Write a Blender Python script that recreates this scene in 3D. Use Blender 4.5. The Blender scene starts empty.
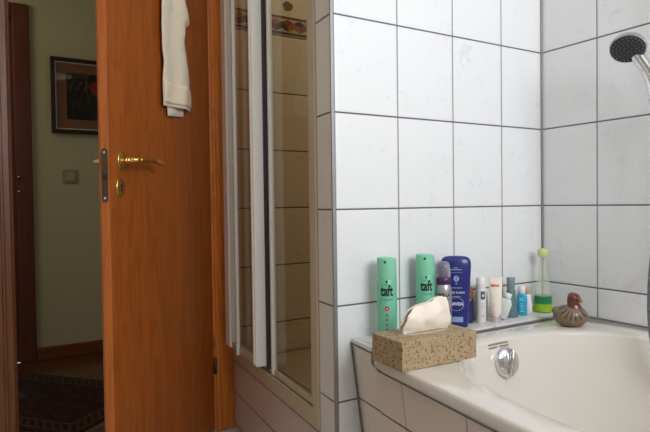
import bpy, bmesh, math, random
from mathutils import Vector, Matrix, noise
random.seed(7)
S = bpy.context.scene
COL = S.collection
PI = math.pi

# ---------------------------------------------------------------- camera
def set_camera():
    f, yaw, pit, rol = 558.9, 0.54013, 0.02273, -0.01309
    F = Vector((math.sin(yaw)*math.cos(pit), math.cos(yaw)*math.cos(pit), -math.sin(pit)))
    R = Vector((math.cos(yaw), -math.sin(yaw), 0)); U = R.cross(F)
    R2 = R*math.cos(rol)+U*math.sin(rol); U2 = -R*math.sin(rol)+U*math.cos(rol)
    cd = bpy.data.cameras.new('camera'); cam = bpy.data.objects.new('camera', cd); COL.objects.link(cam)
    cd.sensor_width = 36; cd.lens = f/650*36; cd.clip_start = 0.02
    m = Matrix((R2, U2, -F)).transposed().to_4x4(); m.translation = Vector((-1.5295, -1.1871, 0.8911))
    cam.matrix_world = m
    S.camera = cam
set_camera()

# ---------------------------------------------------------------- world, light, exposure
W = bpy.data.worlds.new('daylight'); S.world = W; W.use_nodes = True
W.node_tree.nodes['Background'].inputs[0].default_value = (0.62, 0.75, 1.0, 1)
W.node_tree.nodes['Background'].inputs[1].default_value = 1.0

def area(name, loc, rot, sx, sy, power, color):
    l = bpy.data.lights.new(name, 'AREA'); l.shape = 'RECTANGLE'; l.size = sx; l.size_y = sy
    l.energy = power; l.color = color
    o = bpy.data.objects.new(name, l); COL.objects.link(o); o.location = loc; o.rotation_euler = rot
    return o
# daylight outside the bathroom window (behind the viewer, over the tub's other end)
area('window_daylight', (-0.71, -2.12, 1.72), (math.radians(80), 0, 0), 1.12, 0.96, 39.5, (0.93, 0.965, 1.0))
# weak unseen fill added under the bathroom ceiling, no fixture
area('ceiling_fill', (-1.75, -0.75, 2.36), (0, 0, 0), 0.5, 0.5, 2.5, (1.0, 0.93, 0.86))
# unseen warm light added to lift the hallway wall
area('hallway_fill', (-2.6, 1.75, 2.1), (math.radians(50), 0, math.radians(-72)), 0.5, 0.5, 4.2, (1.0, 0.90, 0.68))
# unseen fill added over the shower stall to brighten its inside
area('shower_fill', (-0.35, 0.5, 2.4), (0, 0, 0), 0.25, 0.25, 1.6, (1.0, 0.88, 0.66))
V = S.view_settings
V.view_transform = 'Standard'; V.look = 'None'; V.exposure = 0.0; V.gamma = 1.0; V.use_curve_mapping = False

# ---------------------------------------------------------------- material helpers
def srgb(r, g, b):
    def c(v):
        v /= 255
        return v/12.92 if v <= 0.04045 else ((v+0.055)/1.055)**2.4
    return (c(r), c(g), c(b), 1)

class NT:
    def __init__(s, name):
        s.m = bpy.data.materials.new(name); s.m.use_nodes = True
        s.t = s.m.node_tree; s.b = s.t.nodes['Principled BSDF']
    def n(s, typ, **kw):
        nd = s.t.nodes.new(typ)
        for k, v in kw.items(): setattr(nd, k, v)
        return nd
    def link(s, a, b): s.t.links.new(a, b)
    def setin(s, sock, v):
        if hasattr(v, 'is_output') or isinstance(v, bpy.types.NodeSocket): s.link(v, sock)
        else: sock.default_value = v
    def math(s, op, a, b=0.0, c=0.0):
        nd = s.n('ShaderNodeMath', operation=op)
        for i, v in enumerate((a, b, c)): s.setin(nd.inputs[i], v)
        return nd.outputs[0]
    def vmath(s, op, a, b=(0, 0, 0)):
        nd = s.n('ShaderNodeVectorMath', operation=op)
        s.setin(nd.inputs[0], a); s.setin(nd.inputs[1], b)
        return nd.outputs['Value'] if op in ('DOT_PRODUCT', 'LENGTH') else nd.outputs[0]
    def mix(s, f, a, b):
        nd = s.n('ShaderNodeMix', data_type='RGBA')
        s.setin(nd.inputs[0], f); s.setin(nd.inputs[6], a); s.setin(nd.inputs[7], b)
        return nd.outputs[2]
    def mapr(s, v, a, b, c=0.0, d=1.0):
        nd = s.n('ShaderNodeMapRange'); s.setin(nd.inputs[0], v)
        for i, x in enumerate((a, b, c, d)): nd.inputs[i+1].default_value = x
        return nd.outputs[0]
    def coord(s, kind='Object'): return s.n('ShaderNodeTexCoord').outputs[kind]
    def scaled(s, v, sc):
        nd = s.n('ShaderNodeMapping'); s.link(v, nd.inputs[0]); nd.inputs['Scale'].default_value = sc
        return nd.outputs[0]
    def noise(s, v, scale, detail=3, rough=0.5, dist=0.0):
        nd = s.n('ShaderNodeTexNoise'); s.link(v, nd.inputs['Vector'])
        nd.inputs['Scale'].default_value = scale; nd.inputs['Detail'].default_value = detail
        nd.inputs['Roughness'].default_value = rough; nd.inputs['Distortion'].default_value = dist
        return nd.outputs['Fac']
    def bump(s, h, strength, dist=0.002):
        nd = s.n('ShaderNodeBump'); nd.inputs['Strength'].default_value = strength
        nd.inputs['Distance'].default_value = dist; s.link(h, nd.inputs['Height'])
        s.link(nd.outputs[0], s.b.inputs['Normal'])
    def done(s, color=None, rough=None, metal=None, coat=None):
        if color is not None: s.setin(s.b.inputs['Base Color'], color)
        if rough is not None: s.setin(s.b.inputs['Roughness'], rough)
        if metal is not None: s.b.inputs['Metallic'].default_value = metal
        if coat is not None: s.b.inputs['Coat Weight'].default_value = coat
        return s.m

def plain(name, col, rough=0.5, metal=0.0, coat=0.0, var=0.05, vs=18):
    t = NT(name); n = t.noise(t.coord(), vs, 2)
    dark = tuple(c*(1-var) for c in col[:3])+(1,)
    return t.done(t.mix(n, dark, col), rough, metal, coat)

def trans(name, col, rough=0.1, weight=0.8):
    t = NT(name); t.b.inputs['Transmission Weight'].default_value = weight; t.b.inputs['IOR'].default_value = 1.4
    return t.done(col, rough)

def tile(name, base, udir, uoff, usz, zoff, zsz, grout=(96, 94, 100), vgrout=(140, 138, 142), g=0.0042, vein=(196, 196, 206), vamt=0.5, rough=0.24):
    t = NT(name); P = t.coord()
    u = t.math('SUBTRACT', t.vmath('DOT_PRODUCT', P, udir), uoff)
    z = t.math('SUBTRACT', t.vmath('DOT_PRODUCT', P, (0, 0, 1)), zoff)
    def gm(v, sz):
        fr = t.math('FLOORED_MODULO', t.math('ADD', v, sz*50), sz)
        d = t.math('MINIMUM', fr, t.math('SUBTRACT', sz, fr))
        return d
    du, dz = gm(u, usz), gm(z, zsz)
    mu = t.mapr(du, g*0.42, g*0.62, 1, 0); mz = t.mapr(dz, g*0.42, g*0.62, 1, 0)
    # marbled smudges of the glaze
    n1 = t.noise(P, 7, 6, 0.65, 0.8); n2 = t.noise(P, 26, 5, 0.7, 1.5)
    blot = t.math('MULTIPLY', t.mapr(n1, 0.48, 0.66), t.mapr(n2, 0.50, 0.66))
    c = t.mix(t.math('MULTIPLY', blot, vamt), srgb(*base), srgb(*vein))
    gn = t.noise(P, 60, 2)
    c = t.mix(mu, c, srgb(*vgrout)); c = t.mix(mz, c, srgb(*grout))
    m = t.math('MAXIMUM', mu, mz)
    h = t.math('MINIMUM', t.mapr(du, g*0.4, g*1.3), t.mapr(dz, g*0.4, g*1.3))
    t.bump(h, 0.5, 0.0015)
    r = t.math('ADD', t.math('MULTIPLY', m, 0.5), t.math('ADD', rough, t.math('MULTIPLY', n2, 0.05)))
    return t.done(c, r)

def wood(name, c1, c2, c3, axis=2, scale=1.0, rough=0.35, coat=0.15, knots=False):
    t = NT(name); P = t.coord()
    sc = [22*scale]*3; sc[axis] = 0.9*scale
    v = t.scaled(P, tuple(sc))
    n1 = t.noise(v, 1.6, 5, 0.6, 0.4)
    sc2 = [160*scale]*3; sc2[axis] = 4*scale
    n2 = t.noise(t.scaled(P, tuple(sc2)), 1.3, 3, 0.6)
    sc3 = [5*scale]*3; sc3[axis] = 0.35*scale
    n3 = t.noise(t.scaled(P, tuple(sc3)), 1.5, 4, 0.6, 1.2)
    band = t.math('SINE', t.math('MULTIPLY', n3, 70.0)); band = t.mapr(band, -1, 1)
    f = t.math('ADD', t.math('MULTIPLY', n1, 0.6), t.math('MULTIPLY', n2, 0.4))
    c = t.mix(t.mapr(f, 0.35, 0.65), srgb(*c1), srgb(*c2))
    c = t.mix(t.math('MULTIPLY', t.mapr(band, 0.6, 1.0), 0.35), c, srgb(*c3))
    c = t.mix(t.math('MULTIPLY', t.mapr(n2, 0.55, 0.72), 0.5), c, srgb(*c3))
    if knots:
        vo = t.n('ShaderNodeTexVoronoi'); k = [7.0]*3; k[axis] = 3.2
        t.link(t.scaled(P, tuple(k)), vo.inputs['Vector']); vo.inputs['Scale'].default_value = 1.0
        c = t.mix(t.mapr(vo.outputs['Distance'], 0.06, 0.13, 1, 0), c, srgb(70, 30, 12))
    t.bump(n2, 0.08, 0.001)
    return t.done(c, t.mapr(n2, 0.3, 0.7, rough-0.05, rough+0.08), 0, coat)

M = {}
GZ = 0.875                                      # height of one grout course
M['tile_window_wall'] = tile('pale glazed wall tile', (226, 226, 228), (1, 0, 0), -0.786, 0.2, GZ, 0.244)
M['tile_right'] = tile('pale glazed wall tile right', (226, 226, 228), (0, 1, 0), -0.191, 0.2, GZ, 0.244)
M['tile_return'] = tile('narrow wall end tile', (226, 222, 220), (0, 1, 0), 0.0, 0.6, GZ, 0.244)
M['tile_shower'] = tile('shower tile', (236, 220, 186), (1, 0, 0), -0.20, 0.35, GZ, 0.2405, grout=(84, 74, 70), vgrout=(150, 140, 120), vein=(176, 160, 130), g=0.005)
M['tile_base'] = tile('shower plinth tile', (208, 192, 182), (0.087, 0.996, 0), 0.165, 0.43, 0.145, 0.128, grout=(92, 84, 82), vgrout=(172, 160, 152), vein=(170, 150, 140))
M['tile_apron'] = tile('tub surround tile', (222, 206, 196), (0, 1, 0), -0.226, 0.215, 0.390, 0.244, grout=(84, 78, 76), vgrout=(170, 160, 155), vein=(190, 170, 160))
M['tile_ledge'] = tile('ledge top tile', (224, 222, 220), (1, 0, 0), -0.786, 0.2, 0.2, 1.0, vgrout=(170, 168, 168))
M['tile_floor'] = tile('small floor tile', (206, 200, 190), (1, 0, 0), 0.0, 0.10, 50, 99)
t = NT('bathroom floor tile'); P = t.coord()
br = t.n('ShaderNodeTexBrick'); t.link(P, br.inputs['Vector']); br.offset = 0
for k, v in (('Scale', 1), ('Mortar Size', 0.003), ('Brick Width', 0.1), ('Row Height', 0.1)): br.inputs[k].default_value = v
br.inputs['Color1'].default_value = srgb(210, 204, 194); br.inputs['Color2'].default_value = srgb(200, 193, 183); br.inputs['Mortar'].default_value = srgb(130, 124, 118)
M['floor'] = t.done(br.outputs['Color'], 0.4)
M['plaster'] = plain('white plaster', srgb(228, 224, 214), 0.9)
M['hall_plaster'] = plain('hallway cream plaster', srgb(200, 190, 146), 0.9, var=0.04, vs=30)
M['door_wood'] = wood('orange alder veneer', (168, 90, 29), (152, 76, 21), (112, 52, 13), rough=0.34, coat=0.2)
M['edge_wood'] = wood('door edge lipping', (190, 104, 36), (176, 92, 28), (140, 66, 20), rough=0.4)
M['pine'] = wood('knotty orange pine', (214, 128, 52), (196, 108, 38), (144, 70, 24), rough=0.35, knots=True)
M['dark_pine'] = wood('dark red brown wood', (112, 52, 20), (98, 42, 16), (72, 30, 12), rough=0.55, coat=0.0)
M['hall_wood'] = wood('hallway plank floor', (104, 56, 24), (90, 46, 18), (62, 30, 12), axis=0, rough=0.3, coat=0.3)
M['skirt'] = wood('skirting wood', (140, 76, 34), (126, 66, 28), (92, 44, 18), axis=0)
M['trim_grey'] = plain('grey aluminium trim', srgb(150, 150, 152), 0.4, 0.6)
M['silicone'] = plain('grey silicone', srgb(104, 100, 98), 0.5)
M['white_alu'] = plain('white lacquered profile', srgb(243, 242, 240), 0.32)
M['cream_alu'] = plain('cream profile', srgb(196, 182, 158), 0.35)
M['gasket'] = plain('dark rubber gasket', srgb(44, 42, 42), 0.6)
M['enamel'] = plain('pale cream enamel', srgb(216, 209, 201), 0.09, coat=0.5, var=0.015, vs=5)
M['tray'] = plain('beige shower tray enamel', srgb(205, 190, 160), 0.2)
M['chrome'] = plain('chrome', srgb(215, 215, 218), 0.08, 1.0, var=0.03)
M['steel'] = plain('tarnished steel', srgb(92, 78, 62), 0.45, 0.7)
M['brass'] = plain('polished brass', srgb(226, 186, 110), 0.24, 1.0)
M['handle_wood'] = wood('handle grip wood', (190, 112, 58), (176, 100, 50), (120, 56, 22), axis=0, rough=0.3)
M['black'] = plain('black plastic', srgb(22, 22, 24), 0.45)
M['dark_grey'] = plain('dark grey rubber', srgb(42, 46, 50), 0.6)

def glassy(name, tint, refl=0.12, rough=0.02):
    t = NT(name); tr = t.n('ShaderNodeBsdfTransparent'); tr.inputs[0].default_value = tint
    gl = t.n('ShaderNodeBsdfGlossy'); gl.inputs['Roughness'].default_value = rough
    lw = t.n('ShaderNodeFresnel'); lw.inputs[0].default_value = 1.45
    mx = t.n('ShaderNodeMixShader'); t.link(t.math('MULTIPLY', lw.outputs[0], refl), mx.inputs[0])
    t.link(tr.outputs[0], mx.inputs[1]); t.link(gl.outputs[0], mx.inputs[2])
    t.link(mx.outputs[0], t.t.nodes['Material Output'].inputs[0])
    return t.m
M['pane'] = glassy('clear safety glass', (0.97, 0.97, 0.96, 1), 0.12)
M['pane_smoked'] = glassy('smoky glass panel', (0.86, 0.82, 0.78, 1), 0.35)
M['pic_glass'] = glassy('picture glass', (0.97, 0.97, 0.97, 1), 0.4)

# ---------------------------------------------------------------- mesh helpers
def finish(name, bm, m, parent=None, smooth=False, loc=None, rot=None):
    bmesh.ops.recalc_face_normals(bm, faces=bm.faces)
    me = bpy.data.meshes.new(name); bm.to_mesh(me); bm.free()
    for x in (m if isinstance(m, (list, tuple)) else [m]): me.materials.append(x)
    if smooth:
        for p in me.polygons: p.use_smooth = True
    o = bpy.data.objects.new(name, me); COL.objects.link(o)
    if loc: o.location = loc
    if rot: o.rotation_euler = rot
    if parent: o.parent = parent
    return o
def autosmooth(o, ang=35):
    me = o.data; bm = bmesh.new(); bm.from_mesh(me)
    for e in bm.edges:
        if len(e.link_faces) == 2 and e.calc_face_angle(0) > math.radians(ang): e.smooth = False
    for f in bm.faces: f.smooth = True
    bm.to_mesh(me); bm.free(); return o
def box(bm, lo, hi, bev=0.0, M4=None, seg=2):
    lo, hi = Vector(lo), Vector(hi)
    r = bmesh.ops.create_cube(bm, size=1.0)
    vs = r['verts']
    c = (lo+hi)/2; d = hi-lo
    for v in vs: v.co = Vector((v.co.x*d.x, v.co.y*d.y, v.co.z*d.z))+c
    if bev > 0:
        es = list({e for v in vs for e in v.link_edges})
        rb = bmesh.ops.bevel(bm, geom=es, offset=bev, segments=seg, profile=0.5, affect='EDGES')
        vs = list({v for v in rb['verts']} | {v for v in vs if v.is_valid})
    if M4 is not None: bmesh.ops.transform(bm, matrix=M4, verts=[v for v in vs if v.is_valid])
def prism(bm, pts, z0, z1, z1s=None):
    n = len(pts)
    a = [bm.verts.new((p[0], p[1], z0)) for p in pts]
    b = [bm.verts.new((p[0], p[1], z1)) for p in pts]
    bm.faces.new(a[::-1]); bm.faces.new(b)
    for i in range(n): bm.faces.new((a[i], a[(i+1) % n], b[(i+1) % n], b[i]))
def lathe(bm, prof, n=32, sx=1.0, sy=1.0, M4=None, cap=True):
    rings = []; new = []
    for (r, z) in prof:
        ring = [bm.verts.new((r*sx*math.cos(2*PI*k/n), r*sy*math.sin(2*PI*k/n), z)) for k in range(n)]
        rings.append(ring); new += ring
    for a, b in zip(rings, rings[1:]):
        for k in range(n): bm.faces.new((a[k], a[(k+1) % n], b[(k+1) % n], b[k]))
    if cap: bm.faces.new(rings[0][::-1]); bm.faces.new(rings[-1])
    if M4 is not None: bmesh.ops.transform(bm, matrix=M4, verts=new)
def tube(bm, pts, rad, n=12, cap=True, flat=1.0):
    pts = [Vector(p) for p in pts]; rings = []
    rads = rad if isinstance(rad, (list, tuple)) else [rad]*len(pts)
    up = Vector((0, 0, 1)); prevx = None
    for i, p in enumerate(pts):
        d = (pts[min(i+1, len(pts)-1)]-pts[max(i-1, 0)]).normalized()
        if prevx is None:
            x = d.cross(up)
            if x.length < 1e-3: x = d.cross(Vector((1, 0, 0)))
            x.normalize()
        else: x = (prevx-d*prevx.dot(d)).normalized()
        prevx = x; y = d.cross(x)
        rings.append([bm.verts.new(p+x*rads[i]*math.cos(2*PI*k/n)+y*rads[i]*flat*math.sin(2*PI*k/n)) for k in range(n)])
    for a, b in zip(rings, rings[1:]):
        for k in range(n): bm.faces.new((a[k], a[(k+1) % n], b[(k+1) % n], b[k]))
    if cap: bm.faces.new(rings[0][::-1]); bm.faces.new(rings[-1])
def spline(pts, k=8):
    pts = [Vector(p) for p in pts]; out = []
    for i in range(len(pts)-1):
        p0 = pts[max(i-1, 0)]; p1 = pts[i]; p2 = pts[i+1]; p3 = pts[min(i+2, len(pts)-1)]
        for j in range(k):
            t = j/k
            out.append(0.5*((2*p1)+(p2-p0)*t+(2*p0-5*p1+4*p2-p3)*t*t+(3*p1-p0-3*p2+p3)*t**3))
    out.append(pts[-1]); return out
def empty(name, label, cat, loc=(0, 0, 0), rz=0, group=None):
    o = bpy.data.objects.new(name, None); COL.objects.link(o); o.location = loc; o.rotation_euler = (0, 0, rz)
    o.empty_display_size = 0.05
    o['label'] = label; o['category'] = cat
    if group: o['group'] = group
    return o
def struct(name, bm, m, parent=None, smooth=False):
    o = finish(name, bm, m, parent, smooth)
    if parent is None: o['kind'] = 'structure'
    return o
def sroot(name, loc=(0, 0, 0), rz=0):
    o = bpy.data.objects.new(name, None); COL.objects.link(o); o.location = loc; o.rotation_euler = (0, 0, rz); o['kind'] = 'structure'
    return o
def text_bm(s, size, xs=1.0, bold=0.0):
    """outline of lettering, flat in the x/z plane, centred on x=0, z=0"""
    cu = bpy.data.curves.new('lettering', 'FONT'); cu.body = s; cu.size = size; cu.align_x = 'CENTER'; cu.align_y = 'CENTER'
    cu.offset = bold; cu.resolution_u = 3
    ob = bpy.data.objects.new('lettering', cu); COL.objects.link(ob)
    dg = bpy.context.evaluated_depsgraph_get(); me = bpy.data.meshes.new_from_object(ob.evaluated_get(dg))
    bm = bmesh.new(); bm.from_mesh(me)
    for v in bm.verts: v.co = Vector((v.co.x*xs, 0, v.co.y))
    bpy.data.objects.remove(ob); bpy.data.curves.remove(cu); bpy.data.meshes.remove(me)
    return bm
def wrap(bm, R, z, face=-PI/2, eps=0.0004, squash=1.0):
    """bend flat lettering round an upright cylinder, reading from outside at angle face"""
    for v in bm.verts:
        a = face+v.co.x/R
        v.co = Vector(((R+eps)*math.cos(a), (R+eps)*squash*math.sin(a), v.co.z+z))
def join_bm(dst, src):
    me = bpy.data.meshes.new('tmp'); src.to_mesh(me); dst.from_mesh(me); bpy.data.meshes.remove(me); src.free()
def disc_bm(r, cx=0, cz=0, n=20):
    bm = bmesh.new(); bm.faces.new([bm.verts.new((cx+r*math.cos(2*PI*k/n), 0, cz+r*math.sin(2*PI*k/n))) for k in range(n)]); return bm
def poly_bm(pts):
    bm = bmesh.new(); bm.faces.new([bm.verts.new((x, 0, z)) for x, z in pts]); return bm

# ================================================================ the room
H = 2.45; YD = 0.93; YH = 2.445
bm = bmesh.new(); box(bm, (-2.5, -2.05, -0.1), (0.0, YD, 0)); struct('floor', bm, M['floor'])
bm = bmesh.new(); box(bm, (-3.0, YD, -0.1), (0.6, YH, 0.0)); struct('floor_hallway', bm, M['hall_wood'])
bm = bmesh.new(); box(bm, (-3.1, -2.2, H), (0.7, YH+0.1, H+0.1)); struct('ceiling', bm, M['plaster'])
bm = bmesh.new(); box(bm, (0.0, -2.05, 0), (0.12, YD, H)); struct('wall_right', bm, M['tile_right'])
bm = bmesh.new(); box(bm, (-2.6, -2.05, 0), (-2.5, YD, H)); struct('wall_left', bm, M['plaster'])
# partition between tub and shower: two tiled faces
bm = bmesh.new(); prism(bm, [(-0.793, 0), (0, 0), (0, 0.092), (-0.784, 0.092)], 0, H)
o = struct('wall_front', bm, [M['tile_window_wall'], M['tile_return'], M['tile_shower']])
for p in o.data.polygons:
    if p.normal.x < -0.7: p.material_index = 1
    elif p.normal.y > 0.7: p.material_index = 2
# door wall with the doorway; the shower's far wall is its right part
bm = bmesh.new()
box(bm, (-2.5, YD, 0), (-1.485, YD+0.13, H)); box(bm, (-0.77, YD, 0), (0.12, YD+0.13, H)); box(bm, (-1.485, YD, 2.03), (-0.77, YD+0.13, H))
o = struct('wall_door', bm, [M['plaster'], M['tile_shower'], M['hall_plaster']])
for p in o.data.polygons:
    if p.normal.y < -0.9 and p.center.x > -0.76: p.material_index = 1
    elif p.normal.y > 0.5: p.material_index = 2
# wall behind the viewer with a window over the tub's other end
bm = bmesh.new(); x0, x1, z0, z1 = -1.30, -0.12, 1.24, 2.2
box(bm, (-2.5, -2.17, 0), (x0, -2.05, H)); box(bm, (x1, -2.17, 0), (0.12, -2.05, H)); box(bm, (x0, -2.17, 0), (x1, -2.05, z0)); box(bm, (x0, -2.17, z1), (x1, -2.05, H))
struct('wall_back', bm, M['plaster'])
wn = sroot('window_1')
bm = bmesh.new()
box(bm, (x0, -2.09, z0), (x0+0.05, -2.05, z1), 0.004); box(bm, (x1-0.05, -2.09, z0), (x1, -2.05, z1), 0.004)
box(bm, (x0+.05, -2.09, z0), (x1-.05, -2.05, z0+0.05), 0.004); box(bm, (x0+.05, -2.09, z1-0.05), (x1-.05, -2.05, z1), 0.004)
finish('window_frame', bm, M['white_alu'], wn)
bm = bmesh.new(); box(bm, (x0+.05, -2.072, z0+.05), (x1-.05, -2.068, z1-.05)); finish('window_pane', bm, M['pane'], wn)
# hallway
bm = bmesh.new()
box(bm, (-1.325, YH, 0), (0.6, YH+0.1, H)); box(bm, (-3.0, YH, 0), (-2.15, YH+0.1, H)); box(bm, (-2.15, YH, 2.0), (-1.325, YH+0.1, H))
struct('wall_hallway', bm, M['hall_plaster'])
bm = bmesh.new(); box(bm, (-3.1, YD, 0), (-3.0, YH, H)); struct('wall_hallway_left', bm, M['hall_plaster'])
bm = bmesh.new(); box(bm, (0.6, YD, 0), (0.7, YH, H)); struct('wall_hallway_right', bm, M['hall_plaster'])
bm = bmesh.new(); box(bm, (-1.31, YH-0.016, 0), (0.6, YH, 0.075), 0.004); struct('baseboard_hallway', bm, M['skirt'])
# hallway door in its casing
hd = sroot('door_2')
bm = bmesh.new(); box(bm, (-1.40, YH-0.022, 0), (-1.313, YH+0.06, 2.045), 0.006); finish('door_casing', bm, M['dark_pine'], hd)
bm = bmesh.new(); box(bm, (-2.16, YH-0.022, 1.96), (-1.40, YH+0.06, 2.045), 0.006); finish('door_casing', bm, M['dark_pine'], hd)
bm = bmesh.new(); box(bm, (-2.15, YH+0.012, 0.0), (-1.398, YH+0.052, 1.962), 0.004)
finish('door_leaf', bm, M['dark_pine'], hd)
for z in (0.98, 1.06):
    bm = bmesh.new(); lathe(bm, [(0.010, 0), (0.011, 0.004), (0.006, 0.012), (0.010, 0.022), (0.004, 0.028)], 16, M4=Matrix.Translation((-1.385, YH-0.022, z)) @ Matrix.Rotation(PI/2, 4, 'X'))
    finish('door_catch', bm, M['brass'], hd, True)

# metal corner strip of the partition, silicone joints
bm = bmesh.new(); box(bm, (-0.7965, -0.0030, 0), (-0.788, 0.003, H), 0.0012); struct('trim_1', bm, M['trim_grey'])
bm = bmesh.new(); box(bm, (-0.0065, -0.0065, 0.54), (0.0, 0.0, H), 0.002); struct('trim_2', bm, M['trim_grey'])

# ---------------------------------------------------------------- bathroom door frame
df = sroot('trim_3')
bm = bmesh.new()
box(bm, (-0.795, 0.904, 0), (-0.706, YD, 2.09), 0.006); box(bm, (-0.782, 0.898, 0), (-0.768, 0.906, 2.09), 0.003)
finish('door_jamb', bm, M['pine'], df)
bm = bmesh.new(); box(bm, (-0.81, YD-0.002, 0), (-0.77, YD+0.135, 2.03), 0.003); finish('door_lining', bm, M['pine'], df)
bm = bmesh.new()
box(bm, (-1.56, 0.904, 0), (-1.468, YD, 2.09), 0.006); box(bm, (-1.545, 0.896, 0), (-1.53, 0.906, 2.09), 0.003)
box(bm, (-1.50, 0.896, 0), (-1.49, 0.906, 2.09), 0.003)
finish('door_jamb', bm, wood('shaded pine', (112, 62, 24), (98, 52, 18), (70, 34, 12)), df)  # left side of the same pine frame, shade mixed into its colour
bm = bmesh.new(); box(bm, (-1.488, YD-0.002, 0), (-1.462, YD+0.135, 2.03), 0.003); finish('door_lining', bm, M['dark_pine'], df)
bm = bmesh.new(); box(bm, (-1.468, 0.904, 2.0), (-0.795, YD, 2.09), 0.006); finish('door_head', bm, M['pine'], df)

# ---------------------------------------------------------------- bathroom door, ajar towards the viewer
A = math.radians(47); HX, HY = -0.792, 0.903; L = 0.672
dr = sroot('door_1', (HX, HY, 0), math.radians(180)+A)         # local +x runs from the hinge to the free edge, local +y is the face seen
DR = Matrix.Translation((HX, HY, 0)) @ Matrix.Rotation(PI+A, 4, 'Z')
def dpart(name, bm, m, smooth=False, parent=dr):
    o = finish(name, bm, m, parent, smooth); return o
# outer face at y=0 local; the thickness goes to -y (hall side)
bm = bmesh.new(); box(bm, (0.0, -0.026, 0.012), (L, 0.0, 1.985), 0.0018); box(bm, (0.016, -0.040, 0.012), (L-0.014, -0.0261, 1.972), 0.001)
leaf = dpart('door_leaf', bm, [M['door_wood'], M['edge_wood']])
for p in leaf.data.polygons:
    if abs(p.normal.x) > 0.8: p.material_index = 1
LZ = 1.0
bm = bmesh.new()   # lock faceplate on the leaf's free edge: rounded strip
pts = []
for s, zc in ((1, 1.0385), (-1, 0.9105)):
    for k in range(13):
        a = (PI*k/12) if s > 0 else (PI+PI*k/12)
        pts.append((-0.013+0.0095*math.cos(a), zc+0.0095*math.sin(a)))
vs = [bm.verts.new((L+0.0012, y, z)) for y, z in pts]; f = bm.faces.new(vs)
e = bmesh.ops.extrude_face_region(bm, geom=[f]); bmesh.ops.translate(bm, vec=(-0.002, 0, 0), verts=[v for v in e['geom'] if isinstance(v, bmesh.types.BMVert)])
plate = dpart('lock_plate', bm, M['steel']); plate['label'] = 'dark steel strip on the door edge'
bm = bmesh.new()
for z in (1.0365, 0.9125): lathe(bm, [(0.0035, 0), (0.0035, 0.0012), (0.002, 0.0018)], 14, M4=Matrix.Translation((L+0.0012, -0.013, z)) @ Matrix.Rotation(PI/2, 4, 'Y'))
finish('screw', bm, M['chrome'], plate, True)
bm = bmesh.new(); box(bm, (L+0.001, -0.018, 0.962), (L+0.004, -0.008, 0.978), 0.001); finish('latch_bolt', bm, M['black'], plate)
# handle: oval rose, neck, lever with wooden grip
def oval(z, x, hz, hx, prof):
    b = bmesh.new(); lathe(b, prof, 28, M4=Matrix.Translation((x, 0, z)) @ Matrix.Rotation(-PI/2, 4, 'X') @ Matrix.Diagonal((hx, hz, 1, 1))); return b
RX, RZ = 0.612, 1.018
ros = dpart('handle_rose', oval(RZ, RX, 0.025, 0.021, [(1, 0), (1, 0.003), (0.9, 0.005), (0.82, 0.0045), (0.7, 0.0075), (0.4, 0.009), (0.1, 0.009)]), M['brass'], True)
bm = bmesh.new()
tube(bm, spline([(RX, 0.006, RZ), (RX, 0.022, RZ), (RX, 0.036, RZ+0.001), (RX-0.008, 0.045, RZ+0.001), (RX-0.022, 0.047, RZ+0.001)], 6), [0.0085]*12+[0.0075]*13, 16)
tube(bm, spline([(RX-0.015, 0.047, RZ+0.001), (RX-0.05, 0.047, RZ+0.003), (RX-0.085, 0.047, RZ+0.006), (RX-0.10, 0.046, RZ+0.006)], 6), [0.0085]*9+[0.0076]*4+[0.0088]*3+[0.0096]*3, 16, flat=0.85)
for q in (0.018, 0.026): tube(bm, [(RX, q, RZ), (RX, q+0.004, RZ)], 0.0105, 18)
lever = dpart('door_lever', bm, M['brass'], True)
bm = bmesh.new()
tube(bm, spline([(RX-0.092, 0.0465, RZ+0.006), (RX-0.115, 0.046, RZ+0.004), (RX-0.14, 0.0455, RZ+0.000), (RX-0.160, 0.045, RZ-0.001)], 6), [0.008, .0085, .009, .0093, .0096, .0098, .010, .0102, .0103, .0104, .0104, .0103, .010, .0096, .0088, .0078, .0064, .0045, .002], 16, flat=0.7)
g = finish('lever_grip', bm, M['handle_wood'], lever, True); g['label'] = 'wooden grip of the brass lever'
# lever on the hall side, seen past the edge
bm = bmesh.new(); tube(bm, spline([(RX, -0.040, RZ), (RX, -0.075, RZ), (RX-0.01, -0.085, RZ), (RX-0.05, -0.087, RZ+.002), (RX-0.1, -0.086, RZ)], 6), 0.0075, 14)
lev2 = dpart('door_lever', bm, M['brass'], True)
bm = bmesh.new(); tube(bm, spline([(RX-0.092, -0.086, RZ), (RX-0.12, -0.086, RZ-.003), (RX-0.155, -0.085, RZ-0.008)], 6), [.008]*5+[.0095]*6+[.007, .003], 14)
finish('lever_grip', bm, M['handle_wood'], lev2, True)
bm = bmesh.new(); lathe(bm, [(1, 0), (1, 0.003), (.8, .006), (.1, .007)], 24, M4=Matrix.Translation((RX, -0.040, RZ)) @ Matrix.Rotation(PI/2, 4, 'X') @ Matrix.Diagonal((.019, .03, 1, 1)))
dpart('handle_rose', bm, M['brass'], True)
KX, KZ = 0.622, 0.943
key = dpart('keyhole_plate', oval(KZ, KX, 0.027, 0.020, [(1, 0), (1, 0.003), (0.88, 0.005), (0.78, 0.004), (0.6, 0.0055), (0.1, 0.006)]), M['brass'], True)
bm = bmesh.new(); lathe(bm, [(0.0042, 0), (0.0042, 0.0009)], 16, M4=Matrix.Translation((KX, 0.0058, KZ+0.004)) @ Matrix.Rotation(-PI/2, 4, 'X')); box(bm, (KX-0.002, 0.0058, KZ-0.012), (KX+0.002, 0.0067, KZ+0.003))
finish('keyhole', bm, M['black'], key)
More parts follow.
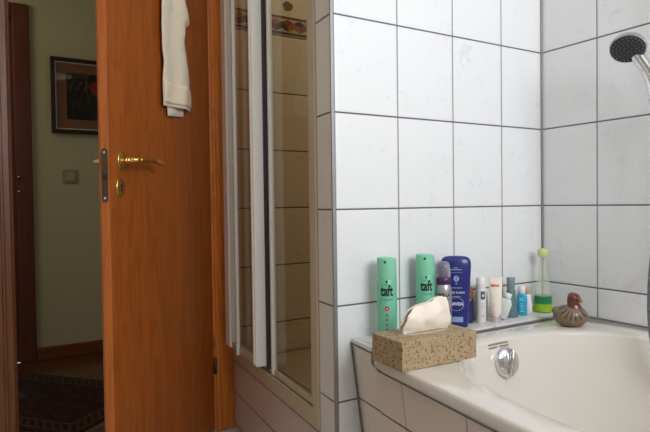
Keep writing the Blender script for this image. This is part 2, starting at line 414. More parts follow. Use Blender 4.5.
for z in (0.262, 1.74):
    bm = bmesh.new(); tube(bm, [(-0.002, 0.006, z-0.028), (-0.002, 0.006, z+0.028)], 0.0065, 14); tube(bm, [(-0.002, 0.006, z-0.033), (-0.002, 0.006, z+0.033)], 0.004, 12)
    box(bm, (-0.014, -0.001, z-0.026), (-0.002, 0.003, z+0.026), 0.001)
    dpart('hinge', bm, M['steel'], True)

# towel hook + towel (hook screwed to the door; the towel hangs from it)
bm = bmesh.new()
lathe(bm, [(0.014, 0), (0.014, 0.004), (0.008, 0.008), (0.007, 0.028), (0.012, 0.034), (0.012, 0.040), (0.004, 0.044)], 18, M4=DR @ Matrix.Translation((0.345, 0, 1.70)) @ Matrix.Rotation(-PI/2, 4, 'X'))
o = finish('door_hook', bm, M['black'], None, True); o['label'] = 'small dark hook on the orange wooden door holding the towel'; o['category'] = 'hook'

t = NT('cream terry cloth'); P = t.coord()
n = t.noise(P, 330, 2); n2 = t.noise(P, 30, 3)
t.bump(t.math('ADD', n, t.math('MULTIPLY', n2, 0.5)), 0.9, 0.004)
t.b.inputs['Sheen Weight'].default_value = 0.4
M['terry'] = t.done(t.mix(n, srgb(226, 212, 188), srgb(246, 234, 212)), 0.95)
M['towel_band'] = plain('flat woven towel border', srgb(238, 224, 200), 0.85)
def sheet(bm, cols, rows, fn, thick=0.004):
    """grid fn(u,v)->(x,y,z), closed with a back side displaced by thick"""
    g = [[bm.verts.new(fn(i/cols, j/rows)) for i in range(cols+1)] for j in range(rows+1)]
    fs = [bm.faces.new((g[j][i], g[j][i+1], g[j+1][i+1], g[j+1][i])) for j in range(rows) for i in range(cols)]
    bmesh.ops.recalc_face_normals(bm, faces=fs)
    bmesh.ops.solidify(bm, geom=fs, thickness=thick)
def lerp_pts(pts, v):
    for (a, xa), (b, xb) in zip(pts, pts[1:]):
        if v <= b or (b, xb) == pts[-1]:
            k = (v-a)/(b-a) if b > a else 0; k = max(0, min(1, k)); return xa+(xb-xa)*k
# main hanging part, local door coords: x = distance from hinge, z = height
Lz = [(1.20, 0.391), (1.26, 0.394), (1.355, 0.390), (1.46, 0.398), (1.545, 0.393), (1.60, 0.388), (1.66, 0.376), (1.72, 0.362)]
Rz = [(1.20, 0.194), (1.243, 0.188), (1.31, 0.192), (1.40, 0.212), (1.45, 0.226), (1.505, 0.216), (1.522, 0.186), (1.54, 0.184), (1.60, 0.222), (1.66, 0.27), (1.72, 0.33)]
def towel_main(u, v):
    z = 1.72-(1.72-1.215)*v
    l = lerp_pts(Lz, z); r = lerp_pts(Rz, z)
    x = l+(r-l)*u
    amp = 0.006+0.007*(1-v)
    y = 0.016+amp*math.sin(u*PI*3.0+0.8+v*1.1)*(0.5+0.5*math.sin(PI*u)) + 0.012*math.sin(PI*u) + 0.004*noise.noise(Vector((u*4, v*9, 1)))
    return (x, max(y, 0.006)+0.016*max(0, (z-1.60)/0.1), z - 0.010*u*0 + 0.012*(u-0.5)*v)
tw = empty('hand_towel', 'cream terry hand towel hanging folded from the hook on the wooden door', 'towel', tuple(DR @ Vector((0.36, 0.03, 1.6))))
def tpart(name, bm, m, smooth=True):
    bmesh.ops.transform(bm, matrix=Matrix.Translation(-tw.location) @ DR, verts=bm.verts)
    return finish(name, bm, m, tw, smooth)
bm = bmesh.new(); sheet(bm, 26, 90, towel_main, 0.005); tpart('towel_cloth', bm, M['terry'])
bm = bmesh.new(); sheet(bm, 26, 8, lambda u, v: tuple(Vector(towel_main(u, 0.85+v*0.13))+Vector((0, 0.0028, 0))), 0.0015); tpart('towel_border', bm, M['towel_band'])
def towel_back(u, v):      # the tail folded behind, poking out below
    z = 1.71-(1.71-1.190)*v
    l = 0.352+0.02*(1-v); r = 0.244+0.01*math.sin(v*3)
    return (l+(r-l)*u, 0.007+0.003*math.sin(u*7)+0.02*max(0, (z-1.62)/0.07), z-0.012*(1-u)*v+0.004)
bm = bmesh.new(); sheet(bm, 14, 36, towel_back, 0.004); tpart('towel_cloth', bm, M['terry'])
# ---------------------------------------------------------------- hallway things
def rect_frame(bm, x0, x1, z0, z1, w, y0, y1, bev):
    box(bm, (x0, y0, z0), (x0+w, y1, z1), bev); box(bm, (x1-w, y0, z0), (x1, y1, z1), bev)
    box(bm, (x0+w*.98, y0, z0), (x1-w*.98, y1, z0+w), bev); box(bm, (x0+w*.98, y0, z1-w), (x1-w*.98, y1, z1), bev)
pf = empty('framed_picture', 'dark framed picture with brown mat hanging on the hallway wall', 'picture', (-0.92, YH, 1.545))
bm = bmesh.new(); rect_frame(bm, -0.29, 0.29, -0.222, 0.222, 0.024, -0.026, -0.002, 0.003); finish('frame', bm, plain('dark brown lacquer', srgb(46, 36, 28), 0.35), pf)
bm = bmesh.new(); rect_frame(bm, -0.267, 0.267, -0.199, 0.199, 0.007, -0.020, -0.004, 0.002); finish('inner_frame', bm, plain('silver fillet', srgb(225, 220, 205), 0.45, 0.4), pf)
bm = bmesh.new(); rect_frame(bm, -0.261, 0.261, -0.193, 0.193, 0.056, -0.009, -0.004, 0.0005); finish('picture_mat', bm, plain('brown mat board', srgb(164, 116, 84), 0.85), pf)
t = NT('dark still life print'); P = t.coord()
n = t.noise(P, 9, 4, 0.6, 0.6); n2 = t.noise(t.scaled(P, (14, 1, 4)), 2, 3)
c = t.mix(t.mapr(n, 0.4, 0.6), srgb(26, 24, 30), srgb(50, 48, 34)); c = t.mix(t.mapr(n2, 0.6, 0.72), c, srgb(104, 92, 70))
M['print'] = t.done(c, 0.6)
bm = bmesh.new(); box(bm, (-0.208, -0.0065, -0.14), (0.208, -0.004, 0.14)); pr = finish('print', bm, M['print'], pf)
bm = bmesh.new()
for cx, cz, r in ((-0.03, 0.055, 0.05), (0.05, 0.03, 0.06), (0.11, 0.08, 0.04)):
    vs = [bm.verts.new((cx+r*(1+0.18*math.sin(5*a))*math.cos(a), -0.0069, cz+r*0.8*(1+0.15*math.cos(3*a))*math.sin(a))) for a in [2*PI*k/24 for k in range(24)]]; bm.faces.new(vs)
finish('red_blossom', bm, plain('printed red', srgb(150, 52, 34), 0.6), pr)
bm = bmesh.new()
for k in range(14):
    a = random.uniform(0.3, 2.8); x, z = random.uniform(-0.19, -0.08), random.uniform(0.04, 0.11); l = random.uniform(0.012, 0.03)
    dx, dz = l*math.cos(a), l*math.sin(a); w = 0.0022
    bm.faces.new([bm.verts.new(q) for q in ((x-dx, -0.0069, z-dz), (x+w, -0.0069, z-w), (x+dx, -0.0069, z+dz), (x-w, -0.0069, z+w))])
finish('painted_sprigs', bm, plain('printed ochre', srgb(120, 104, 80), 0.6), pr)
bm = bmesh.new(); box(bm, (-0.262, -0.0125, -0.194), (0.262, -0.0115, 0.194)); finish('picture_glass', bm, M['pic_glass'], pf)
sw = empty('light_switch', 'small square beige light switch on the hallway wall below the picture', 'light switch', (-1.116, YH, 1.07))
bm = bmesh.new(); box(bm, (-0.04, -0.008, -0.04), (0.04, 0, 0.04), 0.003); finish('switch_plate', bm, plain('beige plastic', srgb(168, 146, 112), 0.4), sw)
bm = bmesh.new(); box(bm, (-0.027, -0.0125, -0.027), (0.027, -0.0078, 0.027), 0.002); finish('rocker', bm, plain('ivory plastic', srgb(188, 164, 128), 0.35), sw)

# rug
t = NT('oriental rug pile'); P = t.coord()
sx = t.n('ShaderNodeSeparateXYZ'); t.link(P, sx.inputs[0])
hx_, hy_ = 0.62, 0.30
ex = t.math('SUBTRACT', hx_, t.math('ABSOLUTE', sx.outputs[0])); ey = t.math('SUBTRACT', hy_, t.math('ABSOLUTE', sx.outputs[1]))
e = t.math('MINIMUM', ex, ey)
zig = t.math('SINE', t.math('MULTIPLY', t.math('ADD', sx.outputs[0], sx.outputs[1]), 150.0))
vo = t.n('ShaderNodeTexVoronoi'); t.link(P, vo.inputs['Vector']); vo.inputs['Scale'].default_value = 22
c = t.mix(t.mapr(vo.outputs['Distance'], 0.25, 0.4), srgb(60, 42, 34), srgb(46, 14, 14))
med = t.math('ADD', t.math('MULTIPLY', t.math('ABSOLUTE', sx.outputs[0]), 0.55), t.math('ABSOLUTE', sx.outputs[1]))
c = t.mix(t.math('MULTIPLY', t.math('GREATER_THAN', 0.10, med), 0.8), c, srgb(44, 30, 44))
c = t.mix(t.math('MULTIPLY', t.math('GREATER_THAN', 0.045, med), 0.8), c, srgb(90, 64, 50))
def band(c, a, b, col): return t.mix(t.math('MULTIPLY', t.math('GREATER_THAN', e, a), t.math('LESS_THAN', e, b)), c, col)
c = band(c, -1, 0.085, srgb(30, 16, 20)); c = band(c, 0.085, 0.092, srgb(96, 76, 58))
c = t.mix(t.math('MULTIPLY', t.math('LESS_THAN', e, 0.08), t.math('MULTIPLY', t.math('GREATER_THAN', e, 0.03), t.math('GREATER_THAN', zig, 0.2))), c, srgb(78, 46, 34))
c = band(c, 0.02, 0.027, srgb(92, 72, 54)); c = band(c, -1, 0.012, srgb(56, 22, 20))
t.bump(t.noise(P, 400, 2), 0.6, 0.003)
M['rug'] = t.done(c, 0.95)
# axes: u=(.66,-.75), n=(.75,.66); n from -.17 to .40, u from -2.95 to -1.70
ua = Vector((0.66, -0.75)).normalized(); na = Vector((0.75, 0.66)).normalized()
cc = ua*(-2.32)+na*(0.105)
rg = empty('hallway_rug', 'dark red patterned oriental rug lying on the hallway floor', 'rug', (cc.x, cc.y, 0.0), math.atan2(ua.y, ua.x))
bm = bmesh.new(); box(bm, (-0.62, -0.30, 0.0005), (0.62, 0.30, 0.009), 0.003); finish('rug_pile', bm, M['rug'], rg)
FRM = plain('cream fringe', srgb(140, 120, 98), 0.9)
for s in (-1, 1):
    bm = bmesh.new()
    for k in range(60):
        y = -0.295+0.01*k; x = s*0.62; w = 0.0016; j = random.uniform(-0.004, 0.004)
        box(bm, (min(x, x+s*0.035), y-w+j, 0.0005), (max(x, x+s*0.035), y+w+j, 0.003))
    finish('fringe', bm, FRM, rg)

# ================================================================ shower
TH = math.radians(5)
SO = Matrix.Translation((-0.786, 0, 0)) @ Matrix.Rotation(PI/2-TH, 4, 'Z')   # local x = s along the front, local y = out of the shower (-x world)
def sbox(bm, s0, s1, o0, o1, z0, z1, bev=0.0): box(bm, (s0, o0, z0), (s1, o1, z1), bev, SO)
bm = bmesh.new()
fr = [SO @ Vector((s, 0, 0)) for s in (0.0935, 0.935)]
prism(bm, [(fr[0].x, 0.0925), (-0.001, 0.0925), (-0.001, YD-0.001), (fr[1].x, YD-0.001)], 0, 0.262)
sbox(bm, 0.0945, 0.925, -0.10, 0.004, 0.262, 0.280, 0.003)
o = finish('shower_plinth', bm, M['tile_base']); o['label'] = 'beige tiled step under the shower door'; o['category'] = 'shower plinth'
bm = bmesh.new()
prism(bm, [(-0.66, 0.094), (-0.002, 0.094), (-0.002, YD-0.002), (-0.60, YD-0.002)], 0.263, 0.275)
for (a, b, c_, d) in ((-0.66, 0.094, -0.002, 0.13), (-0.60, YD-0.05, -0.002, YD-0.002), (-0.05, 0.13, -0.002, YD-0.05)): box(bm, (a, b, 0.275), (c_, d, 0.292), 0.005)
tr = finish('shower_tray', bm, M['tray']); tr['label'] = 'shallow beige shower tray behind the glass shower door'; tr['category'] = 'shower tray'
bm = bmesh.new(); lathe(bm, [(0.045, 0), (0.045, 0.003), (0.03, 0.006), (0.01, 0.006)], 24, M4=Matrix.Translation((-0.32, 0.5, 0.275))); finish('drain_cover', bm, M['chrome'], tr, True)
# screen: bottom rail, stiles, two framed glass panels
sc = empty('shower_door', 'white framed folding glass shower door beside the door frame', 'shower door', (-0.786, 0, 0.28), PI/2-TH)
def scp(name, bm, m, smooth=False):
    bmesh.ops.transform(bm, matrix=Matrix.Translation((0, 0, -0.28)), verts=bm.verts)
    return finish(name, bm, m, sc, smooth)
bm = bmesh.new(); box(bm, (0.115, -0.020, 0.281), (0.92, 0.004, 0.302), 0.003); box(bm, (0.115, -0.002, 0.300), (0.92, 0.004, 0.326), 0.002); box(bm, (0.115, -0.022, 0.300), (0.92, -0.016, 0.322), 0.002)
scp('bottom_rail', bm, M['cream_alu'])
bm = bmesh.new(); box(bm, (0.100, -0.022, 0.282), (0.142, 0.008, 2.2), 0.004); r_ = scp('wall_profile', bm, M['cream_alu'])
def panel(s0, s1, o0, o1, w, z0=0.328, z1=2.12, gm='pane', far='white_alu'):
    bm = bmesh.new(); box(bm, (s0, o0, z0), (s0+w, o1, z1), 0.005); box(bm, (s0+w*0.35, o1-0.001, z0+0.01), (s0+w*0.65, o1+0.003, z1), 0.001)
    scp('stile', bm, M[far])
    bm = bmesh.new(); box(bm, (s1-w, o0, z0), (s1, o1, z1), 0.005); scp('stile', bm, M['white_alu'])
    bm = bmesh.new(); box(bm, (s0+w, o0+.004, z0), (s1-w, o1-.004, z0+0.02), 0.002); box(bm, (s0+w, o0+.004, z1-.03), (s1-w, o1-.004, z1), 0.002)
    scp('panel_rail', bm, M['cream_alu'])
    bm = bmesh.new(); box(bm, (s0+w-.003, (o0+o1)/2-0.002, z0+.01), (s1-w+.003, (o0+o1)/2+0.002, z1-.01)); scp('glass_panel', bm, M[gm])
panel(0.500, 0.850, 0.006, 0.046, 0.036, z0=0.352, gm='pane_smoked')
panel(0.138, 0.482, -0.014, 0.002, 0.020, far='cream_alu')
bm = bmesh.new(); box(bm, (0.484, -0.006, 0.345), (0.498, 0.012, 2.12), 0.003); scp('gasket_strip', bm, M['gasket'])
bm = bmesh.new(); box(bm, (0.790, 0.006, 0.352), (0.850, 0.050, 2.2), 0.006); box(bm, (0.70, 0.038, 0.345), (0.712, 0.050, 2.1), 0.002); scp('wall_profile', bm, M['white_alu'])
# patterned border course on the shower's far wall: row of cubes
bd = sroot('trim_4')
yb = YD-0.004
bm = bmesh.new(); box(bm, (-0.70, yb, 1.669), (-0.002, YD, 1.679)); box(bm, (-0.70, yb, 1.604), (-0.002, YD, 1.614)); finish('border_band', bm, plain('dark olive border glaze', srgb(74, 66, 46), 0.3), bd)
bm = bmesh.new(); box(bm, (-0.70, yb, 1.614), (-0.002, YD, 1.669)); finish('border_band', bm, plain('cream border glaze', srgb(196, 178, 140), 0.3), bd)
cols = [plain('brown border glaze', srgb(134, 62, 34), 0.3), plain('dark green border glaze', srgb(40, 42, 36), 0.3), plain('ochre border glaze', srgb(170, 92, 50), 0.3)]
bms = [bmesh.new() for _ in cols]
y2 = yb-0.0008; zc = 1.6415; h = 0.0255; w = 0.027
for k in range(11):
    cx = -0.655+k*0.0555
    def q(i, pts): bms[i].faces.new([bms[i].verts.new((cx+a*w, y2, zc+b*h)) for a, b in pts])
    q((k) % 3, [(-1, 0.5), (0, 0), (0, -1), (-1, -0.5)]); q((k+1) % 3, [(0, 0), (1, 0.5), (1, -0.5), (0, -1)]); q((k+2) % 3, [(-1, 0.5), (0, 1), (1, 0.5), (0, 0)])
for i, b in enumerate(bms): finish('border_motif', b, cols[i], bd)
bm = bmesh.new()
bm.faces.new([bm.verts.new((-0.43+0.024*(1+0.12*math.sin(5*a))*math.cos(a), y2+0.003, 1.725+0.019*(1+0.1*math.cos(3*a))*math.sin(a))) for a in [2*PI*j/36 for j in range(36)]])
finish('dark_spot', bm, plain('dark mottled spot', srgb(128, 110, 80), 0.35, var=0.5, vs=70), bd)  # small mottled darker blob above the border

# ================================================================ tub with tiled surround and ledge
ZR = 0.540
def resample(poly, c, n):
    """radial samples of a closed outline about c"""
    out = []
    for k in range(n):
        a = 2*PI*k/n; d = Vector((math.cos(a), math.sin(a))); best = None
        for i in range(len(poly)):
            p = Vector(poly[i])-c; q = Vector(poly[(i+1) % len(poly)])-c; e = q-p
            den = d.x*e.y-d.y*e.x
            if abs(den) < 1e-12: continue
            t = (p.x*e.y-p.y*e.x)/den; s = (p.x*d.y-p.y*d.x)/den
            if t > 0 and -1e-9 <= s <= 1+1e-9: best = t if best is None else min(best, t)
        out.append(best)
    return out
def closed_spline(pts, k=10):
    n = len(pts); P_ = [Vector(p) for p in pts]; out = []
    for i in range(n):
        p0, p1, p2, p3 = P_[i-1], P_[i], P_[(i+1) % n], P_[(i+2) % n]
        for j in range(k):
            t = j/k; out.append(0.5*((2*p1)+(p2-p0)*t+(2*p0-5*p1+4*p2-p3)*t*t+(3*p1-p0-3*p2+p3)*t**3))
    return out
C2 = Vector((-0.43, -0.95)); NN = 240
outer = [(-0.003, -0.118), (-0.70, -0.118), (-0.745, -0.120), (-0.768, -0.130), (-0.780, -0.145), (-0.788, -0.175), (-0.792, -0.215), (-0.797, -0.27), (-0.807, -0.368), (-0.816, -0.46), (-0.825, -0.55), (-0.833, -0.68), (-0.838, -0.85), (-0.84, -1.0), (-0.84, -1.80), (-0.78, -1.86), (-0.003, -1.86)]
inner = closed_spline([(-0.30, -0.205), (-0.44, -0.192), (-0.56, -0.222), (-0.655, -0.300), (-0.708, -0.390), (-0.735, -0.50), (-0.752, -0.65), (-0.758, -0.95), (-0.75, -1.40), (-0.70, -1.66), (-0.50, -1.77), (-0.32, -1.77), (-0.15, -1.68), (-0.10, -1.40), (-0.092, -0.95), (-0.092, -0.60), (-0.100, -0.42), (-0.135, -0.315), (-0.20, -0.245)], 8)
bott = closed_spline([(-0.43, -0.36), (-0.55, -0.40), (-0.615, -0.52), (-0.625, -0.70), (-0.63, -1.0), (-0.61, -1.40), (-0.43, -1.55), (-0.26, -1.40), (-0.22, -1.0), (-0.22, -0.70), (-0.235, -0.52), (-0.30, -0.40)], 8)
Ro, Ri, Rb = resample(outer, C2, NN), resample(inner, C2, NN), resample(bott, C2, NN)
def ringpts(R, z): return [(C2.x+R[k]*math.cos(2*PI*k/NN), C2.y+R[k]*math.sin(2*PI*k/NN), z) for k in range(NN)]
def mixR(t): return [Ri[k]+(Rb[k]-Ri[k])*t for k in range(NN)]
def off(R, d): return [r+d for r in R]
rings = [(off(Ro, -0.030), ZR-0.026), (Ro, ZR-0.026), (off(Ro, 0.001), ZR-0.020), (off(Ro, 0.001), ZR-0.007), (off(Ro, -0.002), ZR-0.002), (off(Ro, -0.008), ZR), (off(Ri, 0.016), ZR-0.001), (off(Ri, 0.006), ZR-0.004)]
PR = [Vector(q) for q in ((0, 0), (0.012, 0.010), (0.045, 0.035), (0.11, 0.10), (0.19, 0.19), (0.28, 0.27), (0.44, 0.340), (0.70, 0.385), (1.0, 0.395))]
for q in spline([(a.x, a.y, 0) for a in PR], 5): rings.append((off(mixR(max(0, q.x)), 0.0), ZR-0.008-q.y))
bm = bmesh.new(); RV = [[bm.verts.new(p) for p in ringpts(R, z)] for R, z in rings]
for a, b in zip(RV, RV[1:]):
    for k in range(NN): bm.faces.new((a[k], a[(k+1) % NN], b[(k+1) % NN], b[k]))
bm.faces.new(RV[-1])
tub = empty('bathtub', 'cream enamel bathtub built into the tiled surround', 'bathtub', (C2.x, C2.y, 0))
def tubp(name, bm, m, smooth=True):
    bmesh.ops.translate(bm, vec=(-C2.x, -C2.y, 0), verts=bm.verts); return finish(name, bm, m, tub, smooth)
sh = tubp('tub_shell', bm, M['enamel'])
for x in range(1):
    sh.data.polygons[-1].use_smooth = False
def wall_y(x, z):
    """y of the tub's end wall at x and height z, and its normal (found on the ring model)"""
    best = None
    for R, zz in rings[7:]:
        ps = ringpts(R, zz)
        for k in range(NN):
            p = ps[k]
            if p[1] > C2.y:
                d = abs(p[0]-x)+abs(zz-z)
                if best is None or d < best[0]: best = (d, p)
    return best[1]
from mathutils.bvhtree import BVHTree
bmt = bmesh.new(); bmt.from_mesh(sh.data); tree = BVHTree.FromBMesh(bmt)
def on_tub(x, z):
    loc, nor, i, d = tree.ray_cast(Vector((x-C2.x, 0.3, z)), Vector((0, 1, 0)))
    if nor.dot(Vector((0, -1, 0))) < 0: nor = -nor
    return Vector((loc.x+C2.x, loc.y+C2.y, loc.z)), nor
ctr, nor = on_tub(-0.408, 0.479)
zax = nor.normalized(); xax = Vector((1, 0, 0)); xax = (xax-zax*xax.dot(zax)).normalized(); yax = zax.cross(xax)
KM = Matrix((xax, yax, zax)).transposed().to_4x4(); KM.translation = ctr - Vector((0, 0, 0))
bm = bmesh.new(); lathe(bm, [(0.035, -0.010), (0.0375, 0.004), (0.0375, 0.009), (0.035, 0.014), (0.027, 0.018), (0.016, 0.0205), (0.004, 0.0215)], 48, M4=KM)
kn = tubp('overflow_dial', bm, M['chrome']); autosmooth(kn, 30)
bm = bmesh.new(); box(bm, (-0.0045, -0.034, 0.019), (0.0045, 0.034, 0.031), 0.003, KM @ Matrix.Rotation(math.radians(-14), 4, 'Z'))
bmesh.ops.translate(bm, vec=(-C2.x, -C2.y, 0), verts=bm.verts)
finish('dial_grip', bm, M['chrome'], kn, True)
# small printed marks above the dial
bm = bmesh.new()
for row in range(2):
    for k in range(11):
        if k == 5 and row == 1: continue
        x = -0.458+k*0.0068; z = 0.5265-0.0075*row
        loc, nr = on_tub(x, z-0.0)
        T = Matrix((xax, yax, nr)).transposed().to_4x4(); T.translation = loc
        wd = 0.0026+0.0006*((k*7+row*3) % 3)
        vs = [bm.verts.new(T @ Vector(q)) for q in ((-wd, -0.0022, 0.0006), (wd, -0.0022, 0.0006), (wd, 0.0022, 0.0006), (-wd, 0.0022, 0.0006))]; bm.faces.new(vs)
tubp('printed_marks', bm, plain('grey print', srgb(130, 122, 110), 0.5), False)
bm = bmesh.new(); lathe(bm, [(0.033, 0), (0.033, 0.002), (0.02, 0.004), (0.003, 0.004)], 24, M4=Matrix.Translation((-0.43, -0.62, rings[-1][1]))); tubp('drain', bm, M['chrome'])
bmt.free()

# surround: leaning tiled panel along the open side, ledge at the tub's end
su = empty('tub_surround', 'beige tiled surround and ledge that carry the bathtub', 'tub surround', (-0.75, 0, 0))
def sup(name, bm, m, smooth=False):
    bmesh.ops.translate(bm, vec=(0.75, 0, 0), verts=bm.verts); return finish(name, bm, m, su, smooth)
topc_ = [(-0.744, -0.0005), (-0.7545, -0.105), (-0.757, -0.13), (-0.764, -0.20), (-0.774, -0.30), (-0.784, -0.40), (-0.793, -0.52), (-0.800, -0.70), (-0.803, -1.0), (-0.803, -1.86)]
top = [tuple(q)[:2] for q in spline([(x, y, 0) for x, y in topc_], 6)]; lean = 0.030/0.233
bm = bmesh.new(); z1 = ZR-0.012
ztop = [ZR-0.004 if y > -0.118 else ZR-0.027 for x, y in top]
a = [bm.verts.new((x, y, ztop[i])) for i, (x, y) in enumerate(top)]; b = [bm.verts.new((x+lean*ztop[i], y, 0)) for i, (x, y) in enumerate(top)]
c_ = [bm.verts.new((x+0.03, y, ztop[i])) for i, (x, y) in enumerate(top)]; d_ = [bm.verts.new((x+0.03+lean*ztop[i], y, 0)) for i, (x, y) in enumerate(top)]
for i in range(len(top)-1):
    for P_, Q_ in ((a, b), (c_, a), (d_, c_), (b, d_)): bm.faces.new((P_[i], P_[i+1], Q_[i+1], Q_[i]))
bm.faces.new((a[0], b[0], d_[0], c_[0])); bm.faces.new((a[-1], b[-1], d_[-1], c_[-1]))
sup('tiled_panel', bm, M['tile_apron'])
bm = bmesh.new()    # ledge and wall joints, plus a dark line painting the shade under the rim
tube(bm, [(-0.7455, -0.001, ZR-0.006), (-0.7520, -0.060, ZR-0.006), (-0.7570, -0.108, ZR-0.006), (-0.7640, -0.120, ZR-0.010), (-0.7720, -0.130, ZR-0.022)]+[(x+0.0035, y, ZR-0.0285) for x, y in outer if x < -0.78 and -1.81 < y], 0.0034, 8)
tube(bm, [(-0.744+lean*ZR, -0.003, 0.0), (-0.744, -0.003, ZR-0.004)], 0.0045, 8)
sup('joint', bm, M['silicone'])
bm = bmesh.new(); prism(bm, [(-0.7455, -0.0005), (-0.0005, -0.0005), (-0.0005, -0.105), (-0.759, -0.105)], ZR-0.0035, ZR+0.006)
sup('ledge_top', bm, M['tile_ledge'])
bm = bmesh.new(); prism(bm, [(-0.7279, -0.105), (-0.0005, -0.105), (-0.0005, -0.117), (-0.7279, -0.117)], ZR-0.03, ZR+0.001); sup('ledge_joint', bm, M['silicone'])
bm = bmesh.new(); box(bm, (-0.0062, -1.86, ZR-0.002), (-0.0003, -0.1175, ZR+0.004), 0.0015); sup('joint', bm, M['silicone'])

# ================================================================ things on ledge and rim
LG = ZR+0.0062
def place(name, label, cat, x, y, face=None, z=LG, group=None):
    """face: local -y is turned towards the viewer unless given"""
    if face is None: face = math.atan2(-1.187-y, -1.53-x)+PI/2
    return empty(name, label, cat, (x, y, z), face, group)
INK = plain('black print', srgb(18, 24, 22), 0.5)
# --- two hair spray cans
def can(x, y, label, turn):
    r = place('hairspray_can', label, 'spray can', x, y, group=None); r.rotation_euler.z += turn
    R = 0.0255
    G1 = M.setdefault('can_green', plain('mint green lacquer', srgb(112, 188, 156), 0.36, 0.1, var=0.04)); G2 = M.setdefault('can_cap', plain('mint green plastic cap', srgb(128, 200, 168), 0.4))
    bm = bmesh.new(); lathe(bm, [(R-0.003, 0), (R, 0.002), (R, 0.150), (R-0.0008, 0.152), (R-0.002, 0.154)], 40); autosmooth(finish('can_body', bm, G1, r), 40)
    bm = bmesh.new(); n = 40; prof = [(R-0.0004, 0.1535), (R-0.0002, 0.160), (R-0.0006, 0.19), (R-0.0014, 0.2035), (R-0.004, 0.2055), (0.012, 0.2025), (0.004, 0.2020)]
    lathe(bm, prof, n)
    for v in bm.verts:                      # sloping, dished cap top
        if v.co.z > 0.195: v.co.z += -0.12*v.co.x*((v.co.z-0.195)/0.01)*0.6
    cp = autosmooth(finish('cap', bm, G2, r), 40)
    b = disc_bm(0.0032, -0.004, 0, 14); wrap(b, R-0.0009, 0.196, squash=1); finish('nozzle_hole', b, INK, cp)
    b = text_bm('taft', 0.037, 0.62, 0.0013); wrap(b, R, 0.1235); lg = finish('lettering', b, INK, r); lg['label'] = 'black lettering'
    b = text_bm('VOLUME', 0.0072, 1.1); wrap(b, R, 0.1025); finish('lettering', b, plain('grey green print', srgb(58, 120, 96), 0.5), r)
    # small head silhouette over the name with a thin line of print
    b = poly_bm([(-0.0022, 0.004), (0.0005, 0.0048), (0.0026, 0.003), (0.0022, 0.0004), (0.0008, -0.001), (0.0004, -0.0036), (-0.0006, -0.0036), (-0.0012, -0.001), (-0.0026, 0.001)]); wrap(b, R, 0.146)
    b2 = bmesh.new()
    for k in range(9): join_bm(b2, poly_bm([(-0.0125+k*0.0028, -0.0006), (-0.0105+k*0.0028, -0.0006), (-0.0105+k*0.0028, 0.0006), (-0.0125+k*0.0028, 0.0006)]))
    wrap(b2, R, 0.1395); join_bm(b, b2); finish('emblem', b, INK, r)
    b = disc_bm(0.0058, 0, 0, 24); wrap(b, R, 0.080)
    finish('red_dot', b, plain('red print', srgb(196, 34, 62), 0.5), r)
    b = bmesh.new(); 
    for zz in (0.064, 0.052, 0.040, 0.028):
        q = disc_bm(0.0026, 0, 0, 14); wrap(q, R, zz); join_bm(b, q)
    finish('dot_row', b, plain('dull red print', srgb(150, 60, 70), 0.5), r)
    b = disc_bm(0.0022, 0, 0, 12); wrap(b, R, 0.080, eps=0.0007); finish('dot_centre', b, plain('pale print', srgb(230, 190, 190), 0.5), r)
    return r
can(-0.671, -0.055, 'mint green hairspray can nearest the wall corner strip, left of the two', 0.0)
can(-0.537, -0.048, 'mint green hairspray can behind the tissue, beside the silver mousse can', 0.12)
# --- mousse can
r = place('mousse_can', 'silver mousse can with purple collar and clear cap beside the blue bottle', 'spray can', -0.501, -0.080); r.scale = (1.12, 1.12, 1.0)
R = 0.0185
bm = bmesh.new(); lathe(bm, [(R-0.002, 0), (R, 0.002), (R, 0.112), (R-0.002, 0.122), (R-0.005, 0.128)], 36); autosmooth(finish('can_body', bm, plain('brushed silver lacquer', srgb(178, 176, 180), 0.3, 0.75), r), 45)
bm = bmesh.new(); lathe(bm, [(R-0.0045, 0.126), (R-0.0015, 0.129), (R-0.001, 0.142), (R-0.004, 0.146)], 36); autosmooth(finish('collar', bm, plain('purple plastic', srgb(72, 24, 82), 0.35), r), 45)
bm = bmesh.new(); lathe(bm, [(R-0.003, 0.146), (R-0.002, 0.148), (R-0.0035, 0.176), (R-0.0065, 0.184), (R-0.011, 0.1865), (0.002, 0.187)], 36); autosmooth(finish('clear_cap', bm, trans('cloudy clear plastic', srgb(200, 196, 214), 0.25, 0.75), r), 45)
bm = bmesh.new(); lathe(bm, [(0.007, 0.146), (0.007, 0.160), (0.0045, 0.163), (0.0045, 0.174), (0.002, 0.176)], 20); finish('nozzle', bm, plain('purple nozzle', srgb(92, 56, 110), 0.4), r, True)
b = text_bm('WELLA', 0.0115, 0.8, 0.0005); wrap(b, R, 0.100); finish('lettering', b, INK, r)
b = text_bm('mousse', 0.008, 0.95, 0.0003); wrap(b, R, 0.089); finish('lettering', b, INK, r)
b = poly_bm([(0.006, 0.0), (0.016, 0.0), (0.019, 0.045), (0.015, 0.06), (0.011, 0.035)])
bmesh.ops.triangulate(b, faces=b.faces); wrap(b, R, 0.008, eps=0.0006); finish('purple_swoosh', b, plain('purple print', srgb(84, 26, 92), 0.4), r)
